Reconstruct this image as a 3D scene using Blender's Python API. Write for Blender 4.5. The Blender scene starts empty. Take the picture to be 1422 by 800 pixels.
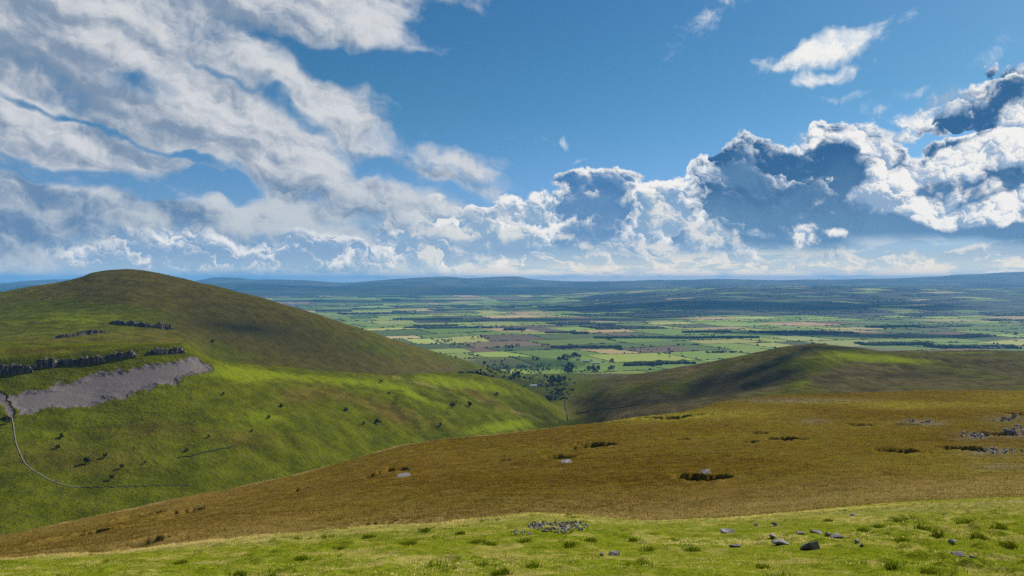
import bpy, math, random
import numpy as np
from math import radians, atan, sqrt, pi
random.seed(7)
rng = np.random.default_rng(7)
F = 1106.0            # focal length in photograph pixels
HX, HY = 711.0, 388.0 # principal column, horizon row
scene = bpy.context.scene
COL = scene.collection

# ------------------------------------------------------------------ camera
cd = bpy.data.cameras.new('camera')
cam = bpy.data.objects.new('camera', cd)
COL.objects.link(cam)
cam.location = (0, 0, 0)
cam.rotation_euler = (pi / 2, 0, 0)
cd.sensor_width = 36.0
cd.lens = 36.0 * F / 1422.0
cd.shift_y = -(400.0 - HY) / 1422.0
cd.clip_start = 0.1
cd.clip_end = 200000.0
scene.camera = cam

EXPO = 0.45
scene.render.engine = 'CYCLES'
cy = scene.cycles
cy.use_denoising = False
try:
    cy.denoiser = 'OPENIMAGEDENOISE'
except Exception:
    pass
cy.use_adaptive_sampling = True
cy.adaptive_threshold = 0.012
cy.adaptive_min_samples = 8
cy.max_bounces = 5
cy.diffuse_bounces = 2
cy.glossy_bounces = 1
cy.transmission_bounces = 2
cy.volume_bounces = 1
cy.transparent_max_bounces = 8
cy.caustics_reflective = False
cy.caustics_refractive = False
scene.view_settings.view_transform = 'Standard'
scene.view_settings.look = 'None'
scene.view_settings.exposure = EXPO
scene.view_settings.gamma = 1.0

SUN_AZ = 50.0     # degrees to the right of the viewing direction (+Y)
SUN_EL = 36.0

# ------------------------------------------------------------------ node maths
class NT:
    """A small helper that writes shader maths as expressions."""
    def __init__(self, tree):
        self.t = tree
    def new(self, typ, **kw):
        n = self.t.nodes.new(typ)
        for k, v in kw.items():
            setattr(n, k, v)
        return n
    def link(self, a, sock):
        if isinstance(a, E):
            self.t.links.new(a.s, sock)
        elif isinstance(a, (int, float)):
            if sock.type == 'VECTOR':
                sock.default_value = (a, a, a)
            elif sock.type == 'RGBA':
                sock.default_value = (a, a, a, 1)
            else:
                sock.default_value = a
        else:
            if sock.type == 'RGBA' and len(a) == 3:
                a = (*a, 1)
            sock.default_value = a
    def math(self, op, *args, clamp=False):
        n = self.new('ShaderNodeMath', operation=op, use_clamp=clamp)
        for i, a in enumerate(args):
            self.link(a, n.inputs[i])
        return E(self, n.outputs[0])
    def vmath(self, op, *args):
        n = self.new('ShaderNodeVectorMath', operation=op)
        for i, a in enumerate(args):
            self.link(a, n.inputs[i])
        o = n.outputs['Value'] if op in ('LENGTH', 'DOT_PRODUCT', 'DISTANCE') else n.outputs[0]
        return E(self, o)
    def vscale(self, v, f):
        n = self.new('ShaderNodeVectorMath', operation='SCALE')
        self.link(v, n.inputs[0]); self.link(f, n.inputs['Scale'])
        return E(self, n.outputs[0])
    def combine(self, x, y, z=0.0):
        n = self.new('ShaderNodeCombineXYZ')
        for i, a in enumerate((x, y, z)):
            self.link(a, n.inputs[i])
        return E(self, n.outputs[0])
    def sep(self, v):
        n = self.new('ShaderNodeSeparateXYZ')
        self.link(v, n.inputs[0])
        return [E(self, o) for o in n.outputs]
    def mapping(self, v, loc=(0, 0, 0), rot=(0, 0, 0), scl=(1, 1, 1), typ='TEXTURE'):
        n = self.new('ShaderNodeMapping', vector_type=typ)
        self.link(v, n.inputs[0])
        n.inputs[1].default_value = loc
        n.inputs[2].default_value = rot
        n.inputs[3].default_value = scl
        return E(self, n.outputs[0])
    def noise(self, v, scale=1.0, detail=4.0, rough=0.5, lac=2.0, dist=0.0, typ='FBM', dim='3D', color=False, w=None):
        n = self.new('ShaderNodeTexNoise')
        n.noise_dimensions = dim
        n.noise_type = typ
        n.normalize = True
        self.link(v, n.inputs['Vector'])
        n.inputs['Scale'].default_value = scale
        n.inputs['Detail'].default_value = detail
        n.inputs['Roughness'].default_value = rough
        n.inputs['Lacunarity'].default_value = lac
        n.inputs['Distortion'].default_value = dist
        return E(self, n.outputs['Color' if color else 0])
    def voronoi(self, v, scale=1.0, detail=0.0, rough=0.5, feature='F1', smooth=0.5, rand=1.0, dim='3D', out='Distance', metric='EUCLIDEAN'):
        n = self.new('ShaderNodeTexVoronoi')
        n.voronoi_dimensions = dim
        n.feature = feature
        n.distance = metric
        self.link(v, n.inputs['Vector'])
        n.inputs['Scale'].default_value = scale
        n.inputs['Detail'].default_value = detail
        n.inputs['Roughness'].default_value = rough
        if feature == 'SMOOTH_F1':
            n.inputs['Smoothness'].default_value = smooth
        n.inputs['Randomness'].default_value = rand
        return E(self, n.outputs[out])
    def step(self, x, a, b):
        """smoothstep from a to b"""
        n = self.new('ShaderNodeMapRange', interpolation_type='SMOOTHSTEP')
        self.link(x, n.inputs['Value'])
        self.link(a, n.inputs['From Min']); self.link(b, n.inputs['From Max'])
        n.inputs['To Min'].default_value = 0.0; n.inputs['To Max'].default_value = 1.0
        return E(self, n.outputs[0])
    def lin(self, x, a, b, c=0.0, d=1.0):
        n = self.new('ShaderNodeMapRange', interpolation_type='LINEAR', clamp=True)
        self.link(x, n.inputs['Value'])
        for k, v in zip(('From Min', 'From Max', 'To Min', 'To Max'), (a, b, c, d)):
            n.inputs[k].default_value = v
        return E(self, n.outputs[0])
    def mix(self, f, a, b, mode='MIX', clampf=True):
        n = self.new('ShaderNodeMix', data_type='RGBA', blend_type=mode, clamp_factor=clampf)
        self.link(f, n.inputs[0]); self.link(a, n.inputs[6]); self.link(b, n.inputs[7])
        return E(self, n.outputs[2])
    def curve(self, x, pts, lo, hi):
        """piecewise smooth function of x through pts, x in [lo,hi]; returns the real value"""
        n = self.new('ShaderNodeFloatCurve')
        ys = [p[1] for p in pts]
        y0, y1 = min(ys), max(ys)
        if y1 - y0 < 1e-9:
            y1 = y0 + 1e-9
        c = n.mapping.curves[0]
        P = [((p[0] - lo) / (hi - lo), (p[1] - y0) / (y1 - y0)) for p in pts]
        c.points[0].location = P[0]; c.points[1].location = P[-1]
        for p in P[1:-1]:
            c.points.new(*p)
        for q in c.points:
            q.handle_type = 'VECTOR' if len(P) > 12 else 'AUTO_CLAMPED'
        n.mapping.update()
        t = self.math('DIVIDE', x - lo, hi - lo, clamp=True)
        self.link(t, n.inputs['Value'])
        return E(self, n.outputs[0]) * (y1 - y0) + y0
    def rgb(self, c):
        n = self.new('ShaderNodeRGB')
        n.outputs[0].default_value = (*c, 1) if len(c) == 3 else c
        return E(self, n.outputs[0])
    def attr(self, name, out='Fac'):
        n = self.new('ShaderNodeAttribute', attribute_name=name)
        return E(self, n.outputs[out])

class E:
    def __init__(self, nt, s):
        self.nt, self.s = nt, s
    def __add__(self, o): return self.nt.math('ADD', self, o)
    __radd__ = __add__
    def __sub__(self, o): return self.nt.math('SUBTRACT', self, o)
    def __rsub__(self, o): return self.nt.math('SUBTRACT', o, self)
    def __mul__(self, o): return self.nt.math('MULTIPLY', self, o)
    __rmul__ = __mul__
    def __truediv__(self, o): return self.nt.math('DIVIDE', self, o)
    def max(self, o): return self.nt.math('MAXIMUM', self, o)
    def min(self, o): return self.nt.math('MINIMUM', self, o)
    def clamp(self): return self.nt.math('ADD', self, 0.0, clamp=True)
    def abs(self): return self.nt.math('ABSOLUTE', self)
    def pow(self, k): return self.nt.math('POWER', self, k)
# ------------------------------------------------------------------ sky: Nishita sky with procedural clouds in direction space
world = bpy.data.worlds.new('World')
scene.world = world
world.use_nodes = True
wt = world.node_tree
wt.nodes.clear()
N = NT(wt)
WS = 0.12
K = 1.0 / WS / 2 ** EXPO                      # cloud radiance below is given as it leaves the world

def sp(px, py):
    """direction of a photograph point as (azimuth, elevation), 1 unit = 100 px at the centre"""
    az = math.atan((px - HX) / F)
    el = math.atan((HY - py) / F * math.cos(az))
    return az * F / 100, el * F / 100

tc = N.new('ShaderNodeTexCoord')
dirv = E(N, tc.outputs['Generated'])
dx, dy, dz = N.sep(dirv)
az = N.math('ARCTAN2', dx, dy)
el = N.math('ARCSINE', dz)
u = az * (F / 100)
v = el * (F / 100)
uv = N.combine(u, v, 1.0)

sky = N.new('ShaderNodeTexSky', sky_type='NISHITA')
sky.sun_disc = False
sky.sun_elevation = radians(SUN_EL)
sky.sun_rotation = radians(SUN_AZ)
sky.altitude = 600
sky.air_density = 1.0
sky.dust_density = 0.6
sky.ozone_density = 3.0
base = E(N, sky.outputs[0])
hs = N.new('ShaderNodeHueSaturation')
hs.inputs['Saturation'].default_value = 1.25
hs.inputs['Value'].default_value = 1.0
N.link(base, hs.inputs['Color'])
tint = N.mix(N.step(v, 2.6, 0.4), tuple(c / 2 ** EXPO for c in (0.40, 0.60, 0.62)), tuple(c / 2 ** EXPO for c in (0.46, 0.57, 0.80)))
base = N.mix(1.0, E(N, hs.outputs[0]), tint, 'MULTIPLY')

def blob(pv, px, py, rx, ry, rot=0.0):
    """rough signed distance (in units of 100 px, positive inside) to a tilted ellipse of sky"""
    cx, cyy = sp(px, py)
    c, sn = math.cos(radians(rot)), math.sin(radians(rot))
    ax, ay = c * 100 / rx, sn * 100 / rx
    bx, by = -sn * 100 / ry, c * 100 / ry
    p = N.vmath('DOT_PRODUCT', pv, (ax, ay, -ax * cx - ay * cyy))      # pv carries 1 as its third component
    q = N.vmath('DOT_PRODUCT', pv, (bx, by, -bx * cx - by * cyy))
    k = math.sqrt(rx * ry) * 0.8 / 100
    r2 = N.math('MULTIPLY_ADD', q, q, p * p)
    return N.math('MULTIPLY_ADD', N.math('SQRT', r2), -k, k)
def union(pv, lst):
    r = None
    for b in lst:
        f = blob(pv, *b)
        r = f if r is None else r.max(f)
    return r
def C(r, g, b, k=1.0):
    """display sRGB 0-255 -> radiance colour for the world"""
    def l(c):
        c /= 255
        return (c / 12.92 if c <= .04045 else ((c + .055) / 1.055) ** 2.4) * K * k
    return (l(r), l(g), l(b))

# shared noises ------------------------------------------------------------
warp = N.noise(uv, 1.1, 3, 0.55, color=True, dim='2D')
wsep = N.new('ShaderNodeSeparateColor')
N.link(warp, wsep.inputs[0])
uvw = N.combine(u + (E(N, wsep.outputs[0]) - 0.5) * 0.50, v + (E(N, wsep.outputs[1]) - 0.5) * 0.50, 1.0)
streak = N.mapping(uvw, (0, 0, 0), (0, 0, radians(-17)), (2.5, 0.66, 1))
n_str = N.noise(streak, 0.9, 8, 0.50, dim='2D')
n_str2 = N.noise(N.vmath('ADD', streak, (0.10, 0.18, 0)), 0.9, 4, 0.45, dim='2D')
n_fine = N.noise(uvw, 3.2, 6, 0.62, dim='2D')
wf = N.noise(uv, 4.0, 4, 0.62, color=True, dim='2D')
wfs = N.new('ShaderNodeSeparateColor')
N.link(wf, wfs.inputs[0])
wu, wv = E(N, wfs.outputs[0]) - 0.5, E(N, wfs.outputs[1]) - 0.5
pu = u + (E(N, wsep.outputs[0]) - 0.5) * 0.25 + wu * 0.30
pv = v + (E(N, wsep.outputs[1]) - 0.5) * 0.25 + wv * 0.30
pw = N.combine(pu, pv * 1.15, 1.0)
SX, SY = 0.50, 0.86                                     # towards the sun across the sky
def billow(scale, smooth):
    """rounded cloud heads: (height 0..1 in a head, how much the head's side faces the sun)"""
    n = N.new('ShaderNodeTexVoronoi')
    n.voronoi_dimensions = '2D'
    n.feature = 'SMOOTH_F1' if smooth else 'F1'
    N.link(pw, n.inputs['Vector'])
    n.inputs['Scale'].default_value = scale
    if smooth: n.inputs['Smoothness'].default_value = smooth
    n.inputs['Randomness'].default_value = 1.0
    d = N.vmath('SUBTRACT', pw, E(N, n.outputs['Position']))
    return 0.5 - E(N, n.outputs['Distance']), N.vmath('DOT_PRODUCT', d, (SX * scale, SY * scale, 0))
h1, l1 = billow(1.9, 0.25)
h2, l2 = billow(4.4, 0)
h3, l3 = billow(10.0, 0)
n_med = N.noise(uvw, 1.2, 8, 0.54, dim='2D')
n_med2 = N.noise(N.vmath('ADD', uvw, (0.06, 0.10, 0)), 1.2, 5, 0.54, dim='2D')
lump = h1 * 0.62 + h2 * 0.34 + h3 * 0.20 + (n_med - 0.5) * 0.80
light = l1 * 0.75 + l2 * 0.55 + l3 * 0.36 + (n_med - n_med2) * 2.4

# cumulus layers -------------------------------------------------------------
def cumulus(col, lst, amp, soft, base_y, base_soft, rim, dark, low, bright, rimw=0.16, lightk=0.35, deep=0.5, a=1.0, bias=0.0, topk=0.0):
    d = union(uvw, lst) + bias
    s = d + lump * amp
    m = N.step(s, 0.0, soft)
    bs = sp(HX, base_y)[1]
    m = m * N.step(v + (n_str - 0.5) * 0.45, bs - base_soft, bs + base_soft) * a
    shell = N.step(s, deep, 0.0)                          # 1 at the edge, 0 deep inside
    lit = N.step(s, rimw, 0.0) * 0.65 + light * lightk * (shell + 0.15) + (n_med - 0.5) * 0.8 * (shell + 0.1) + shell * 0.12
    if topk:
        lit = lit + (v - bs) * topk - 0.10
    body = N.mix(N.step(v + (n_med - 0.5) * 1.2, bs, bs + 1.1), low, dark)
    body = N.mix(N.step(n_med + (n_fine - 0.5) * 0.4 + light * 0.10, 0.46, 0.72) * 0.60, body, low)
    c = N.mix(N.step(lit, 0.05, 0.80), body, rim)
    c = N.mix(N.step(lit, 0.55, 1.05), c, bright)
    return N.mix(m, col, c)

WHITE = C(246, 244, 240)
CREAM = C(226, 226, 222)
col = base

# pale glow and thin far cloud along the skyline
hzn = N.noise(N.mapping(uv, (0, 0, 0), (0, 0, 0), (1.6, 0.36, 1)), 1.6, 8, 0.66, dim='2D')
glowside = N.step(u, -3.5, 0.5)
hcol = N.mix(glowside, C(120, 158, 196), C(150, 180, 206))
hcol = N.mix(N.step(hzn + N.step(v, 0.30, 0.05) * 0.10, 0.50, 0.60) * N.lin(u, -7, 0, 0.5, 0.9), hcol, N.mix(glowside, C(176, 194, 210), C(222, 220, 212)))
col = N.mix(N.step(v, 0.85, 0.10) * 0.92, col, hcol)

# general scattered cloud for the rest of the sky, behind and beside the view
beh = N.step(az.abs(), 0.80, 1.10)
allc = N.noise(N.mapping(uvw, (0, 0, 0), (0, 0, 0), (2.2, 1.0, 1)), 0.35, 8, 0.58, dim='2D')
col = N.mix(N.step(allc, 0.48, 0.62) * beh * N.step(v, -0.2, 0.5), col, C(205, 208, 214))

# grey flat clouds low on the left
def flat(col, lst, amp, soft, dark, lit, a=0.95, k=2.2, off=0.0):
    s = union(uvw, lst) + (n_str - 0.5) * amp + (n_fine - 0.5) * amp * 0.35 + off
    m = N.step(s, 0.0, soft) * a
    l = (n_str - n_str2) * k + (n_str - 0.5) * 0.8 + light * 0.25 + N.step(s, 0.5, 0.0) * 0.45 + 0.30
    return N.mix(m, col, N.mix(N.step(l, 0.05, 0.95), dark, lit))
col = flat(col, [(-200, 330, 260, 40), (80, 322, 200, 32), (330, 318, 190, 34), (180, 350, 300, 22), (480, 322, 100, 22), (430, 350, 220, 20)],
           0.9, 0.30, C(120, 156, 192), C(196, 206, 214), 0.9)
# far small cumulus, left
col = cumulus(col, [(-200, 352, 200, 28), (20, 350, 90, 20), (110, 356, 70, 16), (215, 348, 80, 26), (330, 354, 80, 20), (300, 336, 50, 14), (470, 350, 90, 26), (540, 336, 54, 22), (600, 346, 70, 26), (400, 366, 110, 12), (120, 372, 160, 8)],
              0.46, 0.16, 378, 0.12, C(214, 219, 225), C(118, 154, 190), C(142, 172, 202), C(240, 240, 238), 0.36, 1.1, 0.8, 0.97, 0.05, 0.36)
# low distant heads on the right
col = cumulus(col, [(760, 366, 80, 8), (860, 362, 90, 10), (960, 366, 70, 8), (1050, 362, 70, 9), (1180, 358, 90, 10), (1290, 363, 90, 9), (1400, 357, 90, 11), (1500, 360, 90, 10)],
              0.34, 0.08, 374, 0.10, C(222, 222, 220), C(136, 168, 198), C(160, 184, 206), CREAM, 0.26, 1.1, 0.6, 0.85, 0.0, 0.3)
# middle row
col = cumulus(col, [(600, 318, 50, 24), (660, 314, 70, 24, 4), (722, 304, 46, 22), (765, 290, 38, 28), (680, 340, 170, 26), (935, 278, 54, 22), (905, 308, 48, 42), (950, 318, 70, 42), (1000, 330, 50, 50), (880, 343, 150, 22)],
              0.38, 0.06, 354, 0.10, C(222, 226, 230), C(118, 156, 194), C(146, 176, 204), WHITE, 0.34, 1.05, 0.8, 1.0, 0.04, 0.26)
# tower
col = cumulus(col, [(790, 246, 36, 12, 6), (815, 262, 36, 26), (850, 260, 38, 22), (878, 256, 18, 13), (838, 295, 46, 44), (815, 320, 56, 28), (800, 285, 30, 24)],
              0.25, 0.05, 348, 0.12, C(224, 227, 230), C(74, 124, 174), C(110, 150, 190), WHITE, 0.18, 0.55, 0.4, 1.0, 0.03)
# big dark bank on the right
col = cumulus(col, [(1045, 252, 62, 60), (1000, 234, 30, 20, -10), (1048, 204, 32, 22), (1092, 228, 26, 20), (1160, 204, 34, 30), (1180, 250, 76, 58), (1090, 300, 118, 66), (1250, 290, 200, 60),
                    (1385, 150, 44, 42), (1440, 170, 70, 62), (1310, 165, 30, 18), (1350, 210, 70, 36, 20), (1420, 290, 170, 80), (1220, 332, 290, 26), (1700, 300, 200, 100)],
              0.25, 0.045, 343, 0.10, C(216, 224, 232), C(54, 102, 148), C(104, 145, 182), WHITE, 0.14, 0.6, 0.55, 1.0, 0.02)

def puffs(col, lst, amp, soft, shade, lit, a=1.0, lk=0.5, nz=None, base=0.45, edge=0.35, bias=0.0):
    s = union(uvw, lst) + (lump if nz is None else nz) * amp + bias
    m = N.step(s, 0.0, soft) * a
    l = light * lk + N.step(s, 0.0, edge) * 0.25 + (n_med - 0.5) * 1.0 + base
    return N.mix(m, col, N.mix(N.step(l, 0.1, 0.9), shade, lit))
# white clouds in front of the dark bank
col = puffs(col, [(1310, 226, 130, 20, 22), (1400, 192, 90, 30, 24), (1470, 180, 120, 40, 10), (1236, 254, 40, 9, 14), (1296, 148, 40, 14, 10), (1190, 192, 54, 8, 0), (1214, 226, 18, 36, 20)],
            0.50, 0.22, C(150, 176, 204), WHITE, 1.0, 0.9, bias=0.06)
col = puffs(col, [(1215, 270, 40, 8, 12), (1262, 286, 66, 18, -6), (1340, 300, 76, 14, -6), (1040, 323, 24, 8, -10), (1112, 322, 22, 13, 0), (1154, 321, 18, 4, 0),
                  (1335, 270, 16, 7, 0), (1378, 268, 13, 9, 0), (1440, 285, 50, 14, 0)],
            0.28, 0.12, C(144, 172, 202), WHITE, 1.0, 1.1)
col = puffs(col, [(822, 279, 34, 12, -10), (935, 306, 50, 18, -20), (905, 343, 90, 9, 0), (985, 332, 44, 20, 0), (650, 326, 90, 9, 0), (600, 352, 60, 9, 0), (735, 322, 60, 8, 0), (745, 300, 34, 10, 0)],
            0.40, 0.18, C(146, 176, 204), CREAM, 0.95, 1.0)
# wisps
col = puffs(col, [(980, 24, 60, 18, 40), (1005, 0, 50, 18, 25), (1362, 90, 32, 9, 25)], 0.9, 0.5, C(205, 220, 234), WHITE, 0.85, nz=n_fine - 0.54)
col = puffs(col, [(1145, 70, 96, 22, 14), (1150, 105, 50, 11, 14), (1160, 133, 32, 7, 2), (1215, 149, 16, 7, 10), (1265, 126, 15, 7, 0), (775, 193, 28, 5, 0), (805, 216, 24, 4, 4),
                  (592, 180, 12, 6, 0), (595, 203, 20, 4, -30)],
            0.45, 0.24, C(206, 218, 230), WHITE, 0.97, nz=n_fine - 0.48, base=0.6)

# upper-left sheet of stratocumulus
sheet = union(uvw, [(90, 40, 420, 110, -16), (420, 14, 110, 52, -6), (440, 160, 110, 42, -30), (250, 150, 300, 52, -26), (486, 176, 56, 44, -30),
                    (90, 205, 190, 36, -18), (330, 232, 170, 26, -26), (490, 262, 110, 18, -10), (300, 290, 280, 20, 0), (540, 286, 66, 9, -4), (40, 296, 240, 18, 0),
                    (600, 240, 70, 11, -14), (632, 222, 40, 9, -28), (-300, 150, 400, 200, 0), (60, -270, 540, 220, -6)])
holes = union(uvw, [(465, 92, 90, 16, -8), (190, 118, 34, 8, -14), (398, 148, 66, 8, -38), (90, 246, 170, 11, -6), (265, 257, 70, 15, 0), (330, 108, 40, 6, -20), (120, 170, 120, 4, -16)])
hs_ = N.step(holes + (n_str - 0.5) * 1.3 + (n_fine - 0.5) * 0.5, -0.30, 0.22)
sf = sheet.min(0.34) - hs_ * 0.60 + (n_str - 0.5) * 1.35 + (n_fine - 0.5) * 0.40 + (n_med - 0.5) * 0.30 + 0.16
sm = N.step(sf, -0.10, 0.36)
sl = (n_str - n_str2) * 2.0 + (n_str - 0.5) * 0.9 + (n_fine - 0.5) * 0.45 + (n_med - n_med2) * 1.6 + light * 0.16 + 0.36 + N.step(u, -7, -1.5) * 0.25 + N.step(sf, 0.5, 0.1) * 0.12
sd = N.step(v + (n_str - 0.5) * 1.0, 0.7, 1.8)
dk = N.mix(sd, C(100, 134, 170), C(128, 148, 172))
lt = N.mix(sd, C(192, 201, 208), C(214, 216, 219))
col = N.mix(sm * 0.97, col, N.mix(N.step(sl, 0.0, 1.0), dk, lt))

# air in front of the lowest cloud
col = N.mix(N.step(v, 0.45, -0.05) * 0.40, col, N.mix(glowside, C(150, 178, 206), C(214, 215, 208)))
# low sky made brighter and warmer, to offset the blue haze volume before it
col = N.mix(1.0, col, N.mix(N.step(v, 0.42, 0.0), (1, 1, 1), N.mix(glowside, (1.5, 1.3, 1.05), (1.9, 1.6, 1.22))), 'MULTIPLY', False)
# below the horizon
col = N.mix(N.step(v, 0.0, -0.4), col, C(110, 140, 165))

bg = N.new('ShaderNodeBackground')
bg.inputs['Strength'].default_value = WS
N.link(col, bg.inputs['Color'])
wo = N.new('ShaderNodeOutputWorld')
wt.links.new(bg.outputs[0], wo.inputs[0])
world.cycles.sampling_method = 'MANUAL'
world.cycles.sample_map_resolution = 512

# ------------------------------------------------------------------ sun
from mathutils import Vector
sun_d = bpy.data.lights.new('sun', 'SUN')
sun_d.energy = 5.0
sun_d.angle = radians(0.53)
sun_d.color = (1.0, 0.94, 0.84)
sun = bpy.data.objects.new('sun', sun_d)
COL.objects.link(sun)
SUNV = Vector((math.sin(radians(SUN_AZ)) * math.cos(radians(SUN_EL)), math.cos(radians(SUN_AZ)) * math.cos(radians(SUN_EL)), math.sin(radians(SUN_EL))))
sun.rotation_euler = (-SUNV).to_track_quat('-Z', 'Y').to_euler()
# ------------------------------------------------------------------ numeric noise
_perm = rng.permutation(512).astype(np.int64)
_perm = np.concatenate([_perm, _perm])
_ang = rng.random(512) * 2 * np.pi
_gx, _gy = np.cos(_ang), np.sin(_ang)
def perlin(x, y):
    xi = np.floor(x).astype(np.int64); yi = np.floor(y).astype(np.int64)
    xf = x - xi; yf = y - yi
    xi &= 511; yi &= 511
    def g(ix, iy, fx, fy):
        h = _perm[_perm[ix & 511] + (iy & 511)] & 511
        return _gx[h] * fx + _gy[h] * fy
    su = xf * xf * xf * (xf * (xf * 6 - 15) + 10); sv = yf * yf * yf * (yf * (yf * 6 - 15) + 10)
    a = g(xi, yi, xf, yf); b = g(xi + 1, yi, xf - 1, yf)
    c = g(xi, yi + 1, xf, yf - 1); d = g(xi + 1, yi + 1, xf - 1, yf - 1)
    return (a + su * (b - a)) + sv * ((c + su * (d - c)) - (a + su * (b - a)))
def fbm(x, y, wl, octv=4, gain=0.5, seed=0.0):
    r = np.zeros_like(x); amp = 1.0; f = 1.0 / wl
    for i in range(octv):
        r += amp * perlin(x * f + 17.3 * i + seed, y * f + 9.1 * i + seed * 1.7)
        amp *= gain; f *= 2.03
    return r
def ridged(x, y, wl, octv=3, seed=0.0):
    r = np.zeros_like(x); amp = 1.0; f = 1.0 / wl
    for i in range(octv):
        r += amp * (1 - 2 * np.abs(perlin(x * f + 7.7 * i + seed, y * f + 3.3 * i + seed)))
        amp *= 0.5; f *= 2.1
    return r
def sstep(x, a, b):
    t = np.clip((x - a) / (b - a), 0, 1)
    return t * t * (3 - 2 * t)

def pchip_slopes(t, y):
    """t, y: (K, n) -> Fritsch-Carlson slopes"""
    h = np.diff(t, axis=0); dlt = np.diff(y, axis=0) / h
    d = np.zeros_like(y)
    w1 = 2 * h[1:] + h[:-1]; w2 = h[1:] + 2 * h[:-1]
    same = dlt[1:] * dlt[:-1] > 0
    with np.errstate(divide='ignore', invalid='ignore'):
        dm = (w1 + w2) / (w1 / dlt[:-1] + w2 / dlt[1:])
    d[1:-1] = np.where(same, dm, 0.0)
    d[0] = dlt[0]; d[-1] = dlt[-1]
    return d
def hermite(t0, t1, y0, y1, d0, d1, t):
    h = t1 - t0; s = (t - t0) / h
    return ((1 + 2 * s) * (1 - s) ** 2 * y0 + s * (1 - s) ** 2 * h * d0 + s * s * (3 - 2 * s) * y1 + s * s * (s - 1) * h * d1)
def pchip(xk, yk, x):
    xk = np.asarray(xk, float); yk = np.asarray(yk, float)
    d = pchip_slopes(xk[:, None], yk[:, None])[:, 0]
    i = np.clip(np.searchsorted(xk, x) - 1, 0, len(xk) - 2)
    r = hermite(xk[i], xk[i + 1], yk[i], yk[i + 1], d[i], d[i + 1], np.clip(x, xk[0], xk[-1]))
    return r

# ------------------------------------------------------------------ the land, lofted through its landscape lines
# each line: (column, row, distance) of points of the photograph that lie on it; rows above 2000 in the third slot stay metres
def line(pts, z=False):
    """pts (px, py, Y), or with z=True (px, height, Y)"""
    r = []
    for px, a, Y in pts:
        r.append((px, HY - F * a / Y if z else a, Y))
    return r
E_pts = [(-500, 800, 120), (-200, 775, 130), (0, 746, 150), (100, 724, 168), (200, 703, 190), (300, 682, 222), (400, 661, 260), (460, 646, 285), (520, 629, 310), (560, 619, 330), (620, 610, 355), (700, 602, 390),
         (760, 595, 420), (830, 587, 455), (900, 579, 490), (945, 574, 510), (970, 567, 540), (1000, 559, 570), (1050, 552, 600), (1100, 548, 630), (1200, 545, 670), (1422, 541, 760), (1900, 536, 900)]
def dz(pts, drop, k):
    out = []
    for px, py, Y in pts:
        z = -(py - HY) / F * Y
        dr = drop(px) if callable(drop) else drop
        out.append((px, HY - F * (z - dr * (k - 1) * Y) / (Y * k), Y * k))
    return out
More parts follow.
